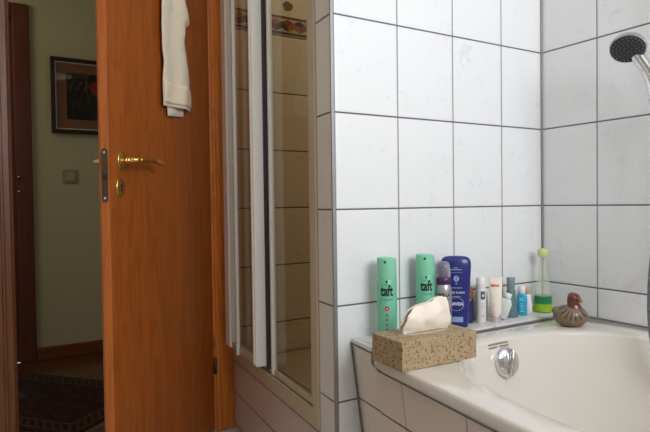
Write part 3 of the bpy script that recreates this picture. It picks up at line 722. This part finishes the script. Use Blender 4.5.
# --- blue shower bottle: flat, tapering to the foot with the wide cap end up
r = place('shower_gel_bottle', 'tall dark blue flat bottle with white print, widest at its top', 'bottle', -0.432, -0.054, None)
r.rotation_euler.z += 0.05; r.scale = (1.09, 1.0, 1.03)
def flat_bottle(bm, prof, n=48, p=2.6, M4=None):
    """prof: (z, half width x, half depth y); superellipse sections"""
    rings_ = []
    for z, a, b in prof:
        ring = []
        for k in range(n):
            t = 2*PI*k/n; c, s = math.cos(t), math.sin(t)
            ring.append(bm.verts.new((a*math.copysign(abs(c)**(2/p), c), b*math.copysign(abs(s)**(2/p), s), z)))
        rings_.append(ring)
    for a, b in zip(rings_, rings_[1:]):
        for k in range(n): bm.faces.new((a[k], a[(k+1) % n], b[(k+1) % n], b[k]))
    bm.faces.new(rings_[0][::-1]); bm.faces.new(rings_[-1])
    if M4 is not None: bmesh.ops.transform(bm, matrix=M4, verts=bm.verts)
NB = plain('deep blue plastic', srgb(22, 34, 112), 0.3, coat=0.2)
WP = plain('white print', srgb(206, 212, 232), 0.5)
bm = bmesh.new(); flat_bottle(bm, [(0, 0.026, 0.015), (0.003, 0.029, 0.018), (0.03, 0.031, 0.0195), (0.08, 0.0335, 0.0205), (0.13, 0.036, 0.0205), (0.165, 0.0375, 0.019), (0.177, 0.0365, 0.0175), (0.185, 0.032, 0.0145), (0.1885, 0.025, 0.011), (0.190, 0.014, 0.006)])
autosmooth(finish('bottle_body', bm, NB, r), 50)
def flatprint(b, x, z, y=-0.0208):
    for v in b.verts: v.co = Vector((v.co.x+x, 0, v.co.z+z))
    for v in b.verts:
        X, Z = v.co.x, v.co.z
        prof = [(0, .026, .015), (0.003, 0.029, 0.018), (0.03, 0.031, 0.0195), (0.08, 0.0335, 0.0205), (0.13, 0.036, 0.0205), (0.165, 0.0375, 0.019), (0.177, .0365, .0175), (0.19, .014, .006)]
        for (z0, a0, b0), (z1, a1, b1) in zip(prof, prof[1:]):
            if z0 <= Z <= z1:
                k = (Z-z0)/(z1-z0); a = a0+(a1-a0)*k; bb = b0+(b1-b0)*k; break
        q = min(0.999, abs(X)/a); v.co.y = -bb*(1-q**2.6)**(1/2.6)-0.0009
    return b
def grid_poly(x0, x1, z0, z1, n=6):
    b = bmesh.new()
    for i in range(n):
        a, c = x0+(x1-x0)*i/n, x0+(x1-x0)*(i+1)/n
        b.faces.new([b.verts.new((a, 0, z0)), b.verts.new((c, 0, z0)), b.verts.new((c, 0, z1)), b.verts.new((a, 0, z1))])
    return b
b = text_bm('NIVEA', 0.0115, 1.0, 0.0005); finish('lettering', flatprint(b, 0, 0.064), WP, r)
b = text_bm('Body Lotion', 0.0088, 0.95, 0.0002); finish('lettering', flatprint(b, 0.0, 0.095), WP, r)
b = bmesh.new()
for z, w_, h_ in ((0.160, 0.006, 0.0007), (0.155, 0.013, 0.0008), (0.1475, 0.016, 0.0003), (0.107, 0.015, 0.0008), (0.084, 0.011, 0.0006)):
    n = int(w_*2/0.0026)
    for k in range(n): join_bm(b, poly_bm([(-w_+k*0.0026, z-h_), (-w_+k*0.0026+0.002, z-h_), (-w_+k*0.0026+0.002, z+h_), (-w_+k*0.0026, z+h_)]))
finish('small_print', flatprint(b, 0, 0), WP, r)
b = bmesh.new()      # balloon motif
for s in (-1, 1):
    pts = [(s*0.0006, -0.0085)]+[(s*(0.0006+0.0082*math.sin(PI*k/10)*(0.55+0.45*k/10)), -0.0085+0.0185*k/10) for k in range(1, 10)]+[(s*0.0006, 0.0105)]
    join_bm(b, poly_bm(pts))
join_bm(b, poly_bm([(-0.002, -0.0135), (0.002, -0.0135), (0.0024, -0.0105), (-0.0024, -0.0105)]))
finish('balloon_motif', flatprint(b, 0.0, 0.130), plain('pale blue print', srgb(150, 164, 210), 0.5), r)
b = disc_bm(0.0178, 0, 0, 40)
bmesh.ops.triangulate(b, faces=b.faces); 
ring = bmesh.new()
for k in range(48):
    a0, a1 = 2*PI*k/48, 2*PI*(k+1)/48
    ring.faces.new([ring.verts.new((q*math.cos(a), 0, q*math.sin(a))) for q, a in ((0.0172, a0), (0.0172, a1), (0.0180, a1), (0.0180, a0))])
b.free(); finish('ring_print', flatprint(ring, 0, 0.064), WP, r)
b = grid_poly(-0.012, 0.016, 0.016, 0.030); finish('label_patch', flatprint(b, 0, 0), plain('light blue print', srgb(140, 160, 205), 0.5), r)
# --- small brown and blue bottle behind
r = place('nail_bottle', 'narrow blue bottle with brown cap half hidden behind the dark blue bottle', 'bottle', -0.366, -0.036)
bm = bmesh.new(); lathe(bm, [(0.0125, 0), (0.014, 0.002), (0.014, 0.065), (0.012, 0.069)], 24); autosmooth(finish('bottle_body', bm, plain('navy glass', srgb(34, 38, 88), 0.2), r), 45)
bm = bmesh.new(); lathe(bm, [(0.0115, 0.069), (0.0125, 0.071), (0.0118, 0.100), (0.009, 0.1025)], 24); autosmooth(finish('cap', bm, plain('amber brown plastic', srgb(140, 88, 50), 0.4), r), 45)
# --- white cylinder
r = place('lotion_can', 'slim white cylindrical bottle with grey square emblem', 'bottle', -0.338, -0.056)
R = 0.0140; WH = plain('white plastic', srgb(232, 228, 224), 0.35)
bm = bmesh.new(); lathe(bm, [(R-0.002, 0), (R, 0.002), (R, 0.098), (R-0.0006, 0.0985)], 32); autosmooth(finish('bottle_body', bm, WH, r), 45)
bm = bmesh.new(); lathe(bm, [(R-0.0009, 0.0986), (R-0.0002, 0.100), (R-0.0006, 0.126), (R-0.003, 0.1295), (0.002, 0.130)], 32); autosmooth(finish('cap', bm, WH, r), 45)
b = grid_poly(-0.0005, 0.0125, 0.0, 0.023); wrap(b, R, 0.068); finish('emblem', b, plain('slate print', srgb(92, 90, 106), 0.5), r)
b = grid_poly(0.003, 0.009, 0.008, 0.014, 3); wrap(b, R, 0.068, eps=0.0007); finish('emblem', b, WP, r)
b = bmesh.new()
for z in (0.056, 0.050, 0.046, 0.022, 0.018):
    for k in range(4): join_bm(b, poly_bm([(0.0+k*0.003, z), (0.0024+k*0.003, z), (0.0024+k*0.003, z+0.0012), (k*0.003, z+0.0012)]))
wrap(b, R, 0); finish('small_print', b, plain('pinkish print', srgb(190, 150, 150), 0.5), r)
# --- pale green bottle behind
r = place('pale_green_bottle', 'pale green bottle standing at the wall between the white bottle and tube', 'bottle', -0.306, -0.024)
bm = bmesh.new(); flat_bottle(bm, [(0, 0.018, 0.012), (0.002, 0.020, 0.014), (0.07, 0.020, 0.014), (0.082, 0.016, 0.012), (0.086, 0.010, 0.009)], 32); autosmooth(finish('bottle_body', bm, plain('pale sage plastic', srgb(204, 212, 186), 0.35), r), 50)
bm = bmesh.new(); lathe(bm, [(0.010, 0.086), (0.0105, 0.087), (0.0100, 0.104), (0.008, 0.106)], 20); autosmooth(finish('cap', bm, plain('cream cap', srgb(216, 214, 196), 0.35), r), 50)
# --- tube standing on its cap
r = place('cream_tube', 'white cream tube with red lettering standing on a silver cap', 'tube', -0.296, -0.072)
r.rotation_euler.x = 0.0
bm = bmesh.new(); lathe(bm, [(0.0135, 0), (0.0140, 0.001), (0.0140, 0.018), (0.0132, 0.0195)], 28); autosmooth(finish('cap', bm, plain('pearly silver plastic', srgb(196, 190, 186), 0.22, 0.4), r), 45)
bm = bmesh.new(); flat_bottle(bm, [(0.0195, 0.0125, 0.0125), (0.024, 0.0155, 0.0145), (0.05, 0.0165, 0.0125), (0.09, 0.0178, 0.008), (0.118, 0.0188, 0.0025), (0.122, 0.019, 0.0011), (0.130, 0.019, 0.0009)], 32, 2.0); autosmooth(finish('tube_body', bm, plain('creamy white tube', srgb(236, 226, 214), 0.35), r), 50)
b = text_bm('EENA', 0.0095, 1.05, 0.0004)
def tubeprint(b, x, z, slope=0.115):
    for v in b.verts: v.co = Vector((v.co.x+x, -0.0150+slope*(v.co.z+z-0.024)+0.0002-0.0018-0.002*0, v.co.z+z))
    return b
def tube_front(X, Z):
    prof = [(0.024, 0.0155, 0.0145), (0.05, 0.0165, 0.0125), (0.09, 0.0178, 0.008), (0.118, 0.0188, 0.0025)]
    for (z0, a0, b0), (z1, a1, b1) in zip(prof, prof[1:]):
        if z0 <= Z <= z1: k = (Z-z0)/(z1-z0); a = a0+(a1-a0)*k; bb = b0+(b1-b0)*k; break
    return -bb*math.sqrt(max(0, 1-(X/a)**2))-0.0007
def tprint(b, x, z):
    for v in b.verts:
        X, Z = v.co.x+x, v.co.z+z; v.co = Vector((X, tube_front(X, Z), Z))
    return b
finish('lettering', tprint(b, -0.001, 0.104), plain('red print', srgb(204, 60, 60), 0.5), r)
b = bmesh.new()
for z in (0.052, 0.046, 0.040, 0.032, 0.0255):
    for k in range(3): join_bm(b, poly_bm([(-0.012+k*0.003, z), (-0.0096+k*0.003, z), (-0.0096+k*0.003, z+0.0011), (-0.012+k*0.003, z+0.0011)]))
finish('small_print', tprint(b, 0, 0), plain('faded red print', srgb(206, 120, 112), 0.5), r)
# --- leaning white flat bottle
r = place('leaning_bottle', 'small white flat bottle leaning against the grey green spray bottle', 'bottle', -0.262, -0.060)
r.rotation_euler = (0.0, math.radians(17), r.rotation_euler.z)
r.location.z += 0.0045
TW = plain('milky plastic', srgb(214, 220, 218), 0.25)
bm = bmesh.new(); flat_bottle(bm, [(0, 0.014, 0.006), (0.002, 0.0165, 0.008), (0.045, 0.018, 0.009), (0.058, 0.013, 0.008), (0.062, 0.008, 0.0065)], 32); autosmooth(finish('bottle_body', bm, TW, r), 50)
bm = bmesh.new(); lathe(bm, [(0.0095, 0.062), (0.0105, 0.063), (0.0105, 0.074), (0.009, 0.076)], 20); autosmooth(finish('cap', bm, WH, r), 50)
# --- teal spray bottle
r = place('setting_lotion_bottle', 'grey green translucent bottle with tall cap and flared foot', 'bottle', -0.203, -0.046)
TG = plain('grey teal plastic', srgb(92, 116, 120), 0.25, coat=0.3)
bm = bmesh.new(); lathe(bm, [(0.019, 0), (0.0215, 0.002), (0.0205, 0.012), (0.0165, 0.040), (0.0135, 0.065), (0.0120, 0.078), (0.0110, 0.081)], 32); autosmooth(finish('bottle_body', bm, TG, r), 45)
bm = bmesh.new(); lathe(bm, [(0.0105, 0.081), (0.0115, 0.083), (0.0118, 0.100), (0.0125, 0.114), (0.0115, 0.117), (0.003, 0.1175)], 32)
autosmooth(finish('cap', bm, plain('grey teal cap', srgb(120, 140, 142), 0.35), r), 45)
b = bmesh.new()
for j, z in enumerate((0.066, 0.060, 0.052, 0.044, 0.036, 0.028)):
    for k in range(5+j % 2): join_bm(b, poly_bm([(-0.008+k*0.003, z), (-0.006+k*0.003, z), (-0.006+k*0.003, z+0.0013), (-0.008+k*0.003, z+0.0013)]))
for v in b.verts:
    Rz_ = lerp_pts([(0.012, 0.0205), (0.040, 0.0165), (0.065, 0.0135), (0.078, 0.012)], v.co.z)+0.0004; a_ = -PI/2+v.co.x/Rz_; v.co = Vector((Rz_*math.cos(a_), Rz_*math.sin(a_), v.co.z))
finish('small_print', b, plain('pale grey print', srgb(150, 170, 170), 0.5), r)
# --- aqua bottle
r = place('aqua_bottle', 'small bright turquoise bottle with white cap', 'bottle', -0.156, -0.048)
bm = bmesh.new(); flat_bottle(bm, [(0, 0.0125, 0.009), (0.002, 0.0145, 0.011), (0.055, 0.0145, 0.011), (0.0635, 0.012, 0.010), (0.066, 0.009, 0.009)], 32, 3.2); autosmooth(finish('bottle_body', bm, plain('turquoise plastic', srgb(40, 166, 204), 0.25), r), 50)
bm = bmesh.new(); lathe(bm, [(0.0095, 0.066), (0.0102, 0.067), (0.0100, 0.086), (0.0085, 0.088)], 24); autosmooth(finish('cap', bm, WH, r), 50)
b = bmesh.new()
for z, w_ in ((0.050, 0.007), (0.045, 0.008), (0.034, 0.004), (0.027, 0.005), (0.020, 0.004), (0.012, 0.006)):
    n = int(2*w_/0.003)
    for k in range(n): join_bm(b, poly_bm([(-w_+k*0.003, z), (-w_+k*0.003+0.0024, z), (-w_+k*0.003+0.0024, z+0.002), (-w_+k*0.003, z+0.002)]))
for v in b.verts: v.co.y = -0.0112-0.0003
finish('small_print', b, plain('white turquoise print', srgb(190, 228, 238), 0.5), r)
# --- white bottle with beige cap
r = place('small_white_bottle', 'small white bottle with beige cap and red and yellow label', 'bottle', -0.124, -0.040)
bm = bmesh.new(); flat_bottle(bm, [(0, 0.013, 0.009), (0.002, 0.015, 0.011), (0.025, 0.0155, 0.0115), (0.048, 0.0125, 0.0105), (0.060, 0.0095, 0.009)], 32, 2.2); autosmooth(finish('bottle_body', bm, plain('gloss white plastic', srgb(236, 236, 230), 0.25), r), 50)
bm = bmesh.new(); lathe(bm, [(0.0098, 0.060), (0.0108, 0.061), (0.0100, 0.081), (0.0085, 0.083)], 24); autosmooth(finish('cap', bm, plain('beige cap plastic', srgb(192, 168, 136), 0.4), r), 50)
def frontprint(b, col, nm):
    for v in b.verts:
        a_ = lerp_pts([(0.002, 0.015), (0.025, .0155), (0.048, .0125), (0.06, .0095)], v.co.z); b_ = lerp_pts([(0.002, 0.011), (0.025, .0115), (0.048, .0105), (0.06, .009)], v.co.z)
        q = min(.98, abs(v.co.x)/a_); v.co.y = -b_*(1-q**2.2)**(1/2.2)-0.0005
    finish('label_patch', b, plain(nm, col, 0.5), r)
frontprint(grid_poly(-0.010, 0.001, 0.030, 0.044, 5), srgb(128, 34, 40), 'dark red print'); frontprint(grid_poly(-0.010, 0.001, 0.014, 0.0285, 5), srgb(226, 186, 40), 'yellow print')
# --- tall flask in the corner
r = place('bath_oil_flask', 'tall clear tapering flask half filled with green liquid in the corner', 'bottle', -0.062, -0.050)
FG = plain('green bath oil', srgb(60, 140, 60), 0.15)
t = NT('layered bath oil'); P = t.coord(); sx = t.n('ShaderNodeSeparateXYZ'); t.link(P, sx.inputs[0])
c = t.mix(t.mapr(sx.outputs[2], 0.024, 0.029), srgb(168, 210, 40), srgb(30, 138, 82)); t.b.inputs['Transmission Weight'].default_value = 0.25
FG = t.done(c, 0.15)
CG = glassy('thin clear plastic', (0.86, 0.93, 0.80, 1), 1.0, 0.12)
t = NT('cloudy flask plastic'); mx = t.n('ShaderNodeMixShader'); tr_ = t.n('ShaderNodeBsdfTransparent'); tr_.inputs[0].default_value = (0.96, 0.98, 0.93, 1)
t.b.inputs['Base Color'].default_value = srgb(222, 226, 212); t.b.inputs['Roughness'].default_value = 0.15; mx.inputs[0].default_value = 0.32
t.link(tr_.outputs[0], mx.inputs[1]); t.link(t.b.outputs[0], mx.inputs[2]); t.link(mx.outputs[0], t.t.nodes['Material Output'].inputs[0]); CG = t.m
bm = bmesh.new(); lathe(bm, [(0.0225, 0.0), (0.0262, 0.003), (0.0275, 0.012), (0.0268, 0.030), (0.0235, 0.060), (0.0175, 0.095), (0.0130, 0.125), (0.0110, 0.150), (0.0105, 0.170)], 40); autosmooth(finish('flask_body', bm, CG, r), 50)
bm = bmesh.new(); lathe(bm, [(0.0222, 0.0015), (0.0268, 0.0032), (0.0279, 0.012), (0.0272, 0.030), (0.0251, 0.050), (0.0238, 0.0505)], 40); autosmooth(finish('liquid', bm, FG, r), 50)
bm = bmesh.new(); lathe(bm, [(0.0115, 0.1705), (0.0150, 0.172), (0.0162, 0.180), (0.0158, 0.193), (0.0135, 0.1955), (0.003, 0.196)], 32); autosmooth(finish('cap', bm, plain('pale lime plastic', srgb(196, 206, 140), 0.35), r), 50)

# --- pottery duck on the tub's corner
dk = empty('pottery_duck', 'small brown pottery duck figurine on the corner of the bathtub rim', 'figurine', (-0.146, -0.205, ZR-0.0005), math.radians(-60))
dk.rotation_euler.z = math.atan2(-1.187+0.205, -1.53+0.146)+PI/2      # local +x = picture right
t = NT('speckled buff clay'); P = t.coord()
sx = t.n('ShaderNodeSeparateXYZ'); t.link(P, sx.inputs[0])
ang = t.math('ARCTAN2', t.math('SUBTRACT', sx.outputs[2], 0.066), t.math('SUBTRACT', sx.outputs[0], 0.010))
# feather strokes radiating down the breast
st = t.math('SINE', t.math('MULTIPLY', ang, 20.0)); zf = t.math('SUBTRACT', sx.outputs[2], 0.012)
dist = t.vmath('LENGTH', t.vmath('MULTIPLY', t.vmath('SUBTRACT', P, (0.010, 0, 0.066)), (1, 0, 1)))
env = t.math('MULTIPLY', t.mapr(dist, 0.018, 0.024), t.mapr(dist, 0.040, 0.050, 1, 0))
stroke = t.math('MULTIPLY', t.mapr(st, 0.1, 0.5), env)
n = t.noise(P, 90, 4, 0.6)
c = t.mix(n, srgb(108, 88, 66), srgb(136, 112, 84)); c = t.mix(t.mapr(sx.outputs[2], 0.006, 0.02, 0.6, 0), c, srgb(124, 82, 52))
c = t.mix(t.math('MULTIPLY', stroke, 0.85), c, srgb(40, 40, 40))
DC = t.done(c, 0.38, 0, 0.2)
bm = bmesh.new(); prof = []
for k in range(17):
    a = -PI/2+PI*k/16; prof.append((max(0.002, math.cos(a))**0.8, math.sin(a)))
n = 44; RR = []
for rr, zz in prof:
    ring = []
    for k in range(n):
        t_ = 2*PI*k/n; x = 0.0455*rr*math.cos(t_); y = 0.038*rr*math.sin(t_); z = 0.0285+0.0300*max(zz, -0.92)
        z += 0.006*max(0, -x/0.05)**2*max(0, zz)
        ring.append(bm.verts.new((x, y, z)))
    RR.append(ring)
for a, b in zip(RR, RR[1:]):
    for k in range(n): bm.faces.new((a[k], a[(k+1) % n], b[(k+1) % n], b[k]))
bm.faces.new(RR[0][::-1]); bm.faces.new(RR[-1])
finish('duck_body', bm, DC, dk, True)
RC = plain('red brown glaze', srgb(108, 46, 34), 0.3, coat=0.3, var=0.3, vs=60)
bm = bmesh.new()
pts = spline([(0.010, -0.002, 0.044), (0.008, -0.004, 0.058), (0.007, -0.006, 0.070), (0.009, -0.008, 0.083), (0.012, -0.010, 0.094)], 6)
rad = [0.0215-0.0075*min(1, i/9) + (0.0015 if i > 13 else 0) for i in range(len(pts))]
for i in range(len(pts)): rad[i] = lerp_pts([(0, 0.0245), (5, 0.0200), (9, 0.0155), (14, 0.0160), (19, 0.0168), (22, 0.0130), (24, 0.0050)], i)
tube(bm, pts, rad, 28)
nk = finish('duck_head', bm, RC, dk, True); sb = nk.modifiers.new('smooth', 'SUBSURF'); sb.levels = 1; sb.render_levels = 1
bm = bmesh.new()
tube(bm, spline([(0.014, -0.014, 0.083), (0.021, -0.020, 0.080), (0.026, -0.023, 0.075), (0.028, -0.025, 0.071)], 5), [0.0085, .0082, .0078, .0073, .0068, .0064, .006, .0056, .0053, .005, .0050, .005, .0048, .0044, .0036, .002], 18, flat=0.7)
finish('beak', bm, plain('rusty beak glaze', srgb(132, 54, 34), 0.3, coat=0.3), dk, True)
for q in ((0.0155, -0.0250, 0.0880),):
    bm = bmesh.new(); bmesh.ops.create_icosphere(bm, subdivisions=2, radius=0.0022, matrix=Matrix.Translation(q)); finish('eye', bm, M['black'], dk, True)
bm = bmesh.new()
flat_bottle(bm, [(0, 0.011, 0.010), (0.004, 0.012, 0.010), (0.010, 0.008, 0.006), (0.013, 0.002, 0.002)], 20, 2.0, Matrix.Translation((-0.036, 0.004, 0.040)) @ Matrix.Rotation(math.radians(-70), 4, 'Y'))
finish('tail', bm, DC, dk, True)

# --- tissue box
t = NT('leaf print cardboard'); P = t.coord()
def leaves(scale, seed, a_, b_):
    vo = t.n('ShaderNodeTexVoronoi'); v = t.vmath('ADD', P, (seed, seed*1.7, seed*0.6)); t.link(v, vo.inputs['Vector']); vo.inputs['Scale'].default_value = scale; vo.inputs['Randomness'].default_value = 0.85
    d = t.vmath('SUBTRACT', v, vo.outputs['Position'])
    ax = t.vmath('NORMALIZE', t.vmath('SUBTRACT', vo.outputs['Color'], (0.5, 0.5, 0.5)))
    al = t.vmath('DOT_PRODUCT', d, ax); L2 = t.math('POWER', t.vmath('LENGTH', d), 2.0)
    pe = t.math('SQRT', t.math('MAXIMUM', t.math('SUBTRACT', L2, t.math('POWER', al, 2.0)), 0.0))
    e = t.math('ADD', t.math('POWER', t.math('DIVIDE', al, a_), 2.0), t.math('POWER', t.math('DIVIDE', pe, b_), 2.0))
    return t.mapr(e, 0.7, 1.1, 1, 0)
base = t.mix(t.noise(P, 60, 3), srgb(158, 134, 102), srgb(176, 152, 118))
c = t.mix(t.math('MULTIPLY', leaves(84, 0.3, 0.0072, 0.0027), 0.75), base, srgb(78, 74, 56))
c = t.mix(t.math('MULTIPLY', leaves(100, 1.1, 0.0058, 0.0022), 0.75), c, srgb(118, 100, 72))
c = t.mix(t.math('MULTIPLY', leaves(120, 2.3, 0.0044, 0.0018), 0.7), c, srgb(132, 88, 64))
M['carton'] = t.done(c, 0.6)
bang = math.radians(-1.0)
tbx = empty('tissue_box', 'tan cardboard tissue box with leaf print on the bathtub corner', 'tissue box', (-0.808, -0.286, ZR+0.0003), bang)
BW, BD, BH = 0.209, 0.109, 0.0615
bm = bmesh.new(); box(bm, (0, 0, 0), (BW, BD, BH), 0.0016)
ct = finish('carton', bm, M['carton'], tbx)
bm = bmesh.new(); bm.faces.new([bm.verts.new((BW/2+0.068*math.cos(2*PI*k/40), BD/2+0.020*math.sin(2*PI*k/40), BH+0.0004)) for k in range(40)]); finish('slot', bm, plain('slot shadowed paper', srgb(200, 190, 175), 0.8), tbx)
t = NT('white tissue paper'); P = t.coord(); t.bump(t.noise(P, 120, 3), 0.25, 0.002)
t.b.inputs['Subsurface Weight'].default_value = 0.0
M['tissue'] = t.done(srgb(238, 226, 212), 0.9)
topc = [(0, 0.026), (0.02, 0.042), (0.07, 0.050), (0.14, 0.056), (0.30, 0.062), (0.50, 0.067), (0.70, 0.073), (0.82, 0.075), (0.90, 0.062), (0.96, 0.040), (1, 0.022)]
def tis(side):
    def f(u, v):
        hgt = lerp_pts(topc, u)
        x = 0.044+0.128*u + 0.008*(v-0.3)*(1 if u > .5 else 0.2) - 0.006*math.sin(PI*v)*(1-u)
        y = BD/2 + side*(0.005+0.013*math.sin(PI*min(1, v*1.02))*(math.sin(PI*u)**0.6 if 0 < u < 1 else 0)) - 0.02*v*(0.3) + 0.004*noise.noise(Vector((u*7, v*3, side*5)))+0.0035*math.sin(u*16+v*4)*v
        z = BH+0.001+hgt*v + 0.003*noise.noise(Vector((u*5, v*4, 3)))*v
        return (x, y, z)
    return f
bm = bmesh.new()
sheet(bm, 34, 16, tis(-1), 0.0006); sheet(bm, 34, 16, tis(1), 0.0006)
ts = finish('tissue', bm, M['tissue'], tbx, True); ts['label'] = 'white tissue pulled up out of the slot'

# ================================================================ hand shower on its bar
sb_ = empty('shower_rail', 'chrome wall rail for the hand shower above the bathtub', 'shower rail', (-0.055, -0.425, 0.70))
bm = bmesh.new(); tube(bm, [(0, 0, 0), (0, 0, 0.85)], 0.0095, 20); finish('rail_bar', bm, M['chrome'], sb_, True)
for z in (0.02, 0.83):
    bm = bmesh.new(); tube(bm, [(0.0545, 0, z), (0.049, 0, z)], 0.022, 24); tube(bm, [(0.05, 0, z), (0, 0, z)], 0.009, 18); finish('rail_bracket', bm, M['chrome'], sb_, True)
bm = bmesh.new(); lathe(bm, [(0.012, -0.022), (0.017, -0.02), (0.017, 0.02), (0.012, 0.022)], 24, M4=Matrix.Translation((0, 0, 0.425)))
tube(bm, [(0, 0, 0.425), (-0.022, 0.018, 0.428)], 0.012, 18); tube(bm, [(-0.034, 0.010, 0.416), (-0.037, 0.015, 0.444)], [0.0165, 0.0185], 24)
finish('slider', bm, M['chrome'], sb_, True)
hs = empty('hand_shower', 'chrome hand shower with round black spray face held on the rail', 'shower head', (-0.095, -0.41, 1.06))
def hsp(name, bm, m, smooth=True):
    bmesh.ops.translate(bm, vec=-Vector(hs.location), verts=bm.verts); return finish(name, bm, m, hs, smooth)
HC = Vector((-0.130, -0.360, 1.275))
fn = Vector((-0.60, -0.31, -0.76)).normalized()
hx = fn.cross(Vector((0, 0, 1))).normalized(); hy = fn.cross(hx)
HM = Matrix((hx, hy, fn)).transposed().to_4x4(); HM.translation = HC
bm = bmesh.new(); lathe(bm, [(0.006, -0.034), (0.020, -0.032), (0.032, -0.024), (0.040, -0.012), (0.0435, -0.004), (0.0435, 0.002), (0.0405, 0.0035)], 48, M4=HM)
hd_ = hsp('shower_head', bm, M['chrome']); autosmooth(hd_, 50)
hl = spline([HC-fn*0.022+hx*0.0, HC-fn*0.030+Vector((0.012, -0.010, -0.030)), (-0.088, -0.392, 1.205), (-0.089, -0.405, 1.15), (-0.092, -0.412, 1.10), (-0.094, -0.414, 1.065)], 7)
bm = bmesh.new(); tube(bm, hl, [lerp_pts([(0, 0.015), (8, 0.0165), (16, 0.0145), (26, 0.0125), (35, 0.0105)], i) for i in range(len(hl))], 20)
hsp('handle', bm, M['chrome'])
bm = bmesh.new(); lathe(bm, [(0.0408, 0.002), (0.0398, 0.0048), (0.030, 0.0062), (0.004, 0.0066)], 48, M4=HM); fc = hsp('spray_face', bm, M['dark_grey'])
bm = bmesh.new()
for rr, nn in ((0.009, 6), (0.018, 12), (0.026, 18), (0.034, 22)):
    for k in range(nn):
        a = 2*PI*k/nn+rr*30; lathe(bm, [(0.0014, 0.0050), (0.0011, 0.0080)], 8, M4=HM @ Matrix.Translation((rr*math.cos(a), rr*math.sin(a), 0)))
bmesh.ops.translate(bm, vec=-Vector(hs.location), verts=bm.verts)
nz = finish('nozzles', bm, plain('grey nozzle rubber', srgb(92, 100, 104), 0.5), fc, True)
# ribbed metal hose
t = NT('ribbed chrome hose'); P = t.coord(); sx = t.n('ShaderNodeSeparateXYZ'); t.link(P, sx.inputs[0])
rb = t.math('SINE', t.math('MULTIPLY', sx.outputs[2], 1400.0)); t.bump(rb, 1.0, 0.002)
HO = t.done(srgb(150, 152, 156), 0.3, 0.85)
pts = spline([(-0.094, -0.414, 1.062), (-0.095, -0.420, 1.00), (-0.108, -0.428, 0.90), (-0.122, -0.424, 0.80), (-0.134, -0.420, 0.68), (-0.140, -0.424, 0.58), (-0.140, -0.440, 0.50), (-0.128, -0.475, 0.462), (-0.100, -0.53, 0.50), (-0.07, -0.60, 0.60), (-0.05, -0.66, 0.72)], 60)
bm = bmesh.new(); tube(bm, pts, [0.0070+0.0007*(i % 2) for i in range(len(pts))], 14); hose = finish('shower_hose', bm, HO, None, True)
hose['label'] = 'ribbed chrome shower hose hanging down beside the tiled wall'; hose['category'] = 'hose'
mx_ = empty('mixer_tap', 'chrome wall mixer tap over the side of the bathtub', 'tap', (0, -0.80, 0.74))
bm = bmesh.new(); tube(bm, [(-0.05, -0.075, 0), (-0.05, 0.075, 0)], 0.022, 24); finish('mixer_body', bm, M['chrome'], mx_, True)
for y in (-0.075, 0.075):
    bm = bmesh.new(); tube(bm, [(-0.001, y, 0), (-0.008, y, 0)], 0.032, 24); tube(bm, [(-0.008, y, 0), (-0.05, y, 0)], 0.014, 18); finish('wall_flange', bm, M['chrome'], mx_, True)
bm = bmesh.new(); tube(bm, [(-0.05, 0.14, -0.02), (-0.05, 0.075, -0.01), (-0.05, 0, 0)], 0.009, 14); tube(bm, spline([(-0.05, 0, -0.01), (-0.10, 0, -0.02), (-0.17, 0, -0.03), (-0.18, 0, -0.05)], 5), 0.012, 16); finish('spout', bm, M['chrome'], mx_, True)
bm = bmesh.new(); tube(bm, [(-0.05, 0, 0.015), (-0.055, 0, 0.045), (-0.12, 0, 0.062)], [0.016, 0.013, 0.007], 16); finish('lever', bm, M['chrome'], mx_, True)
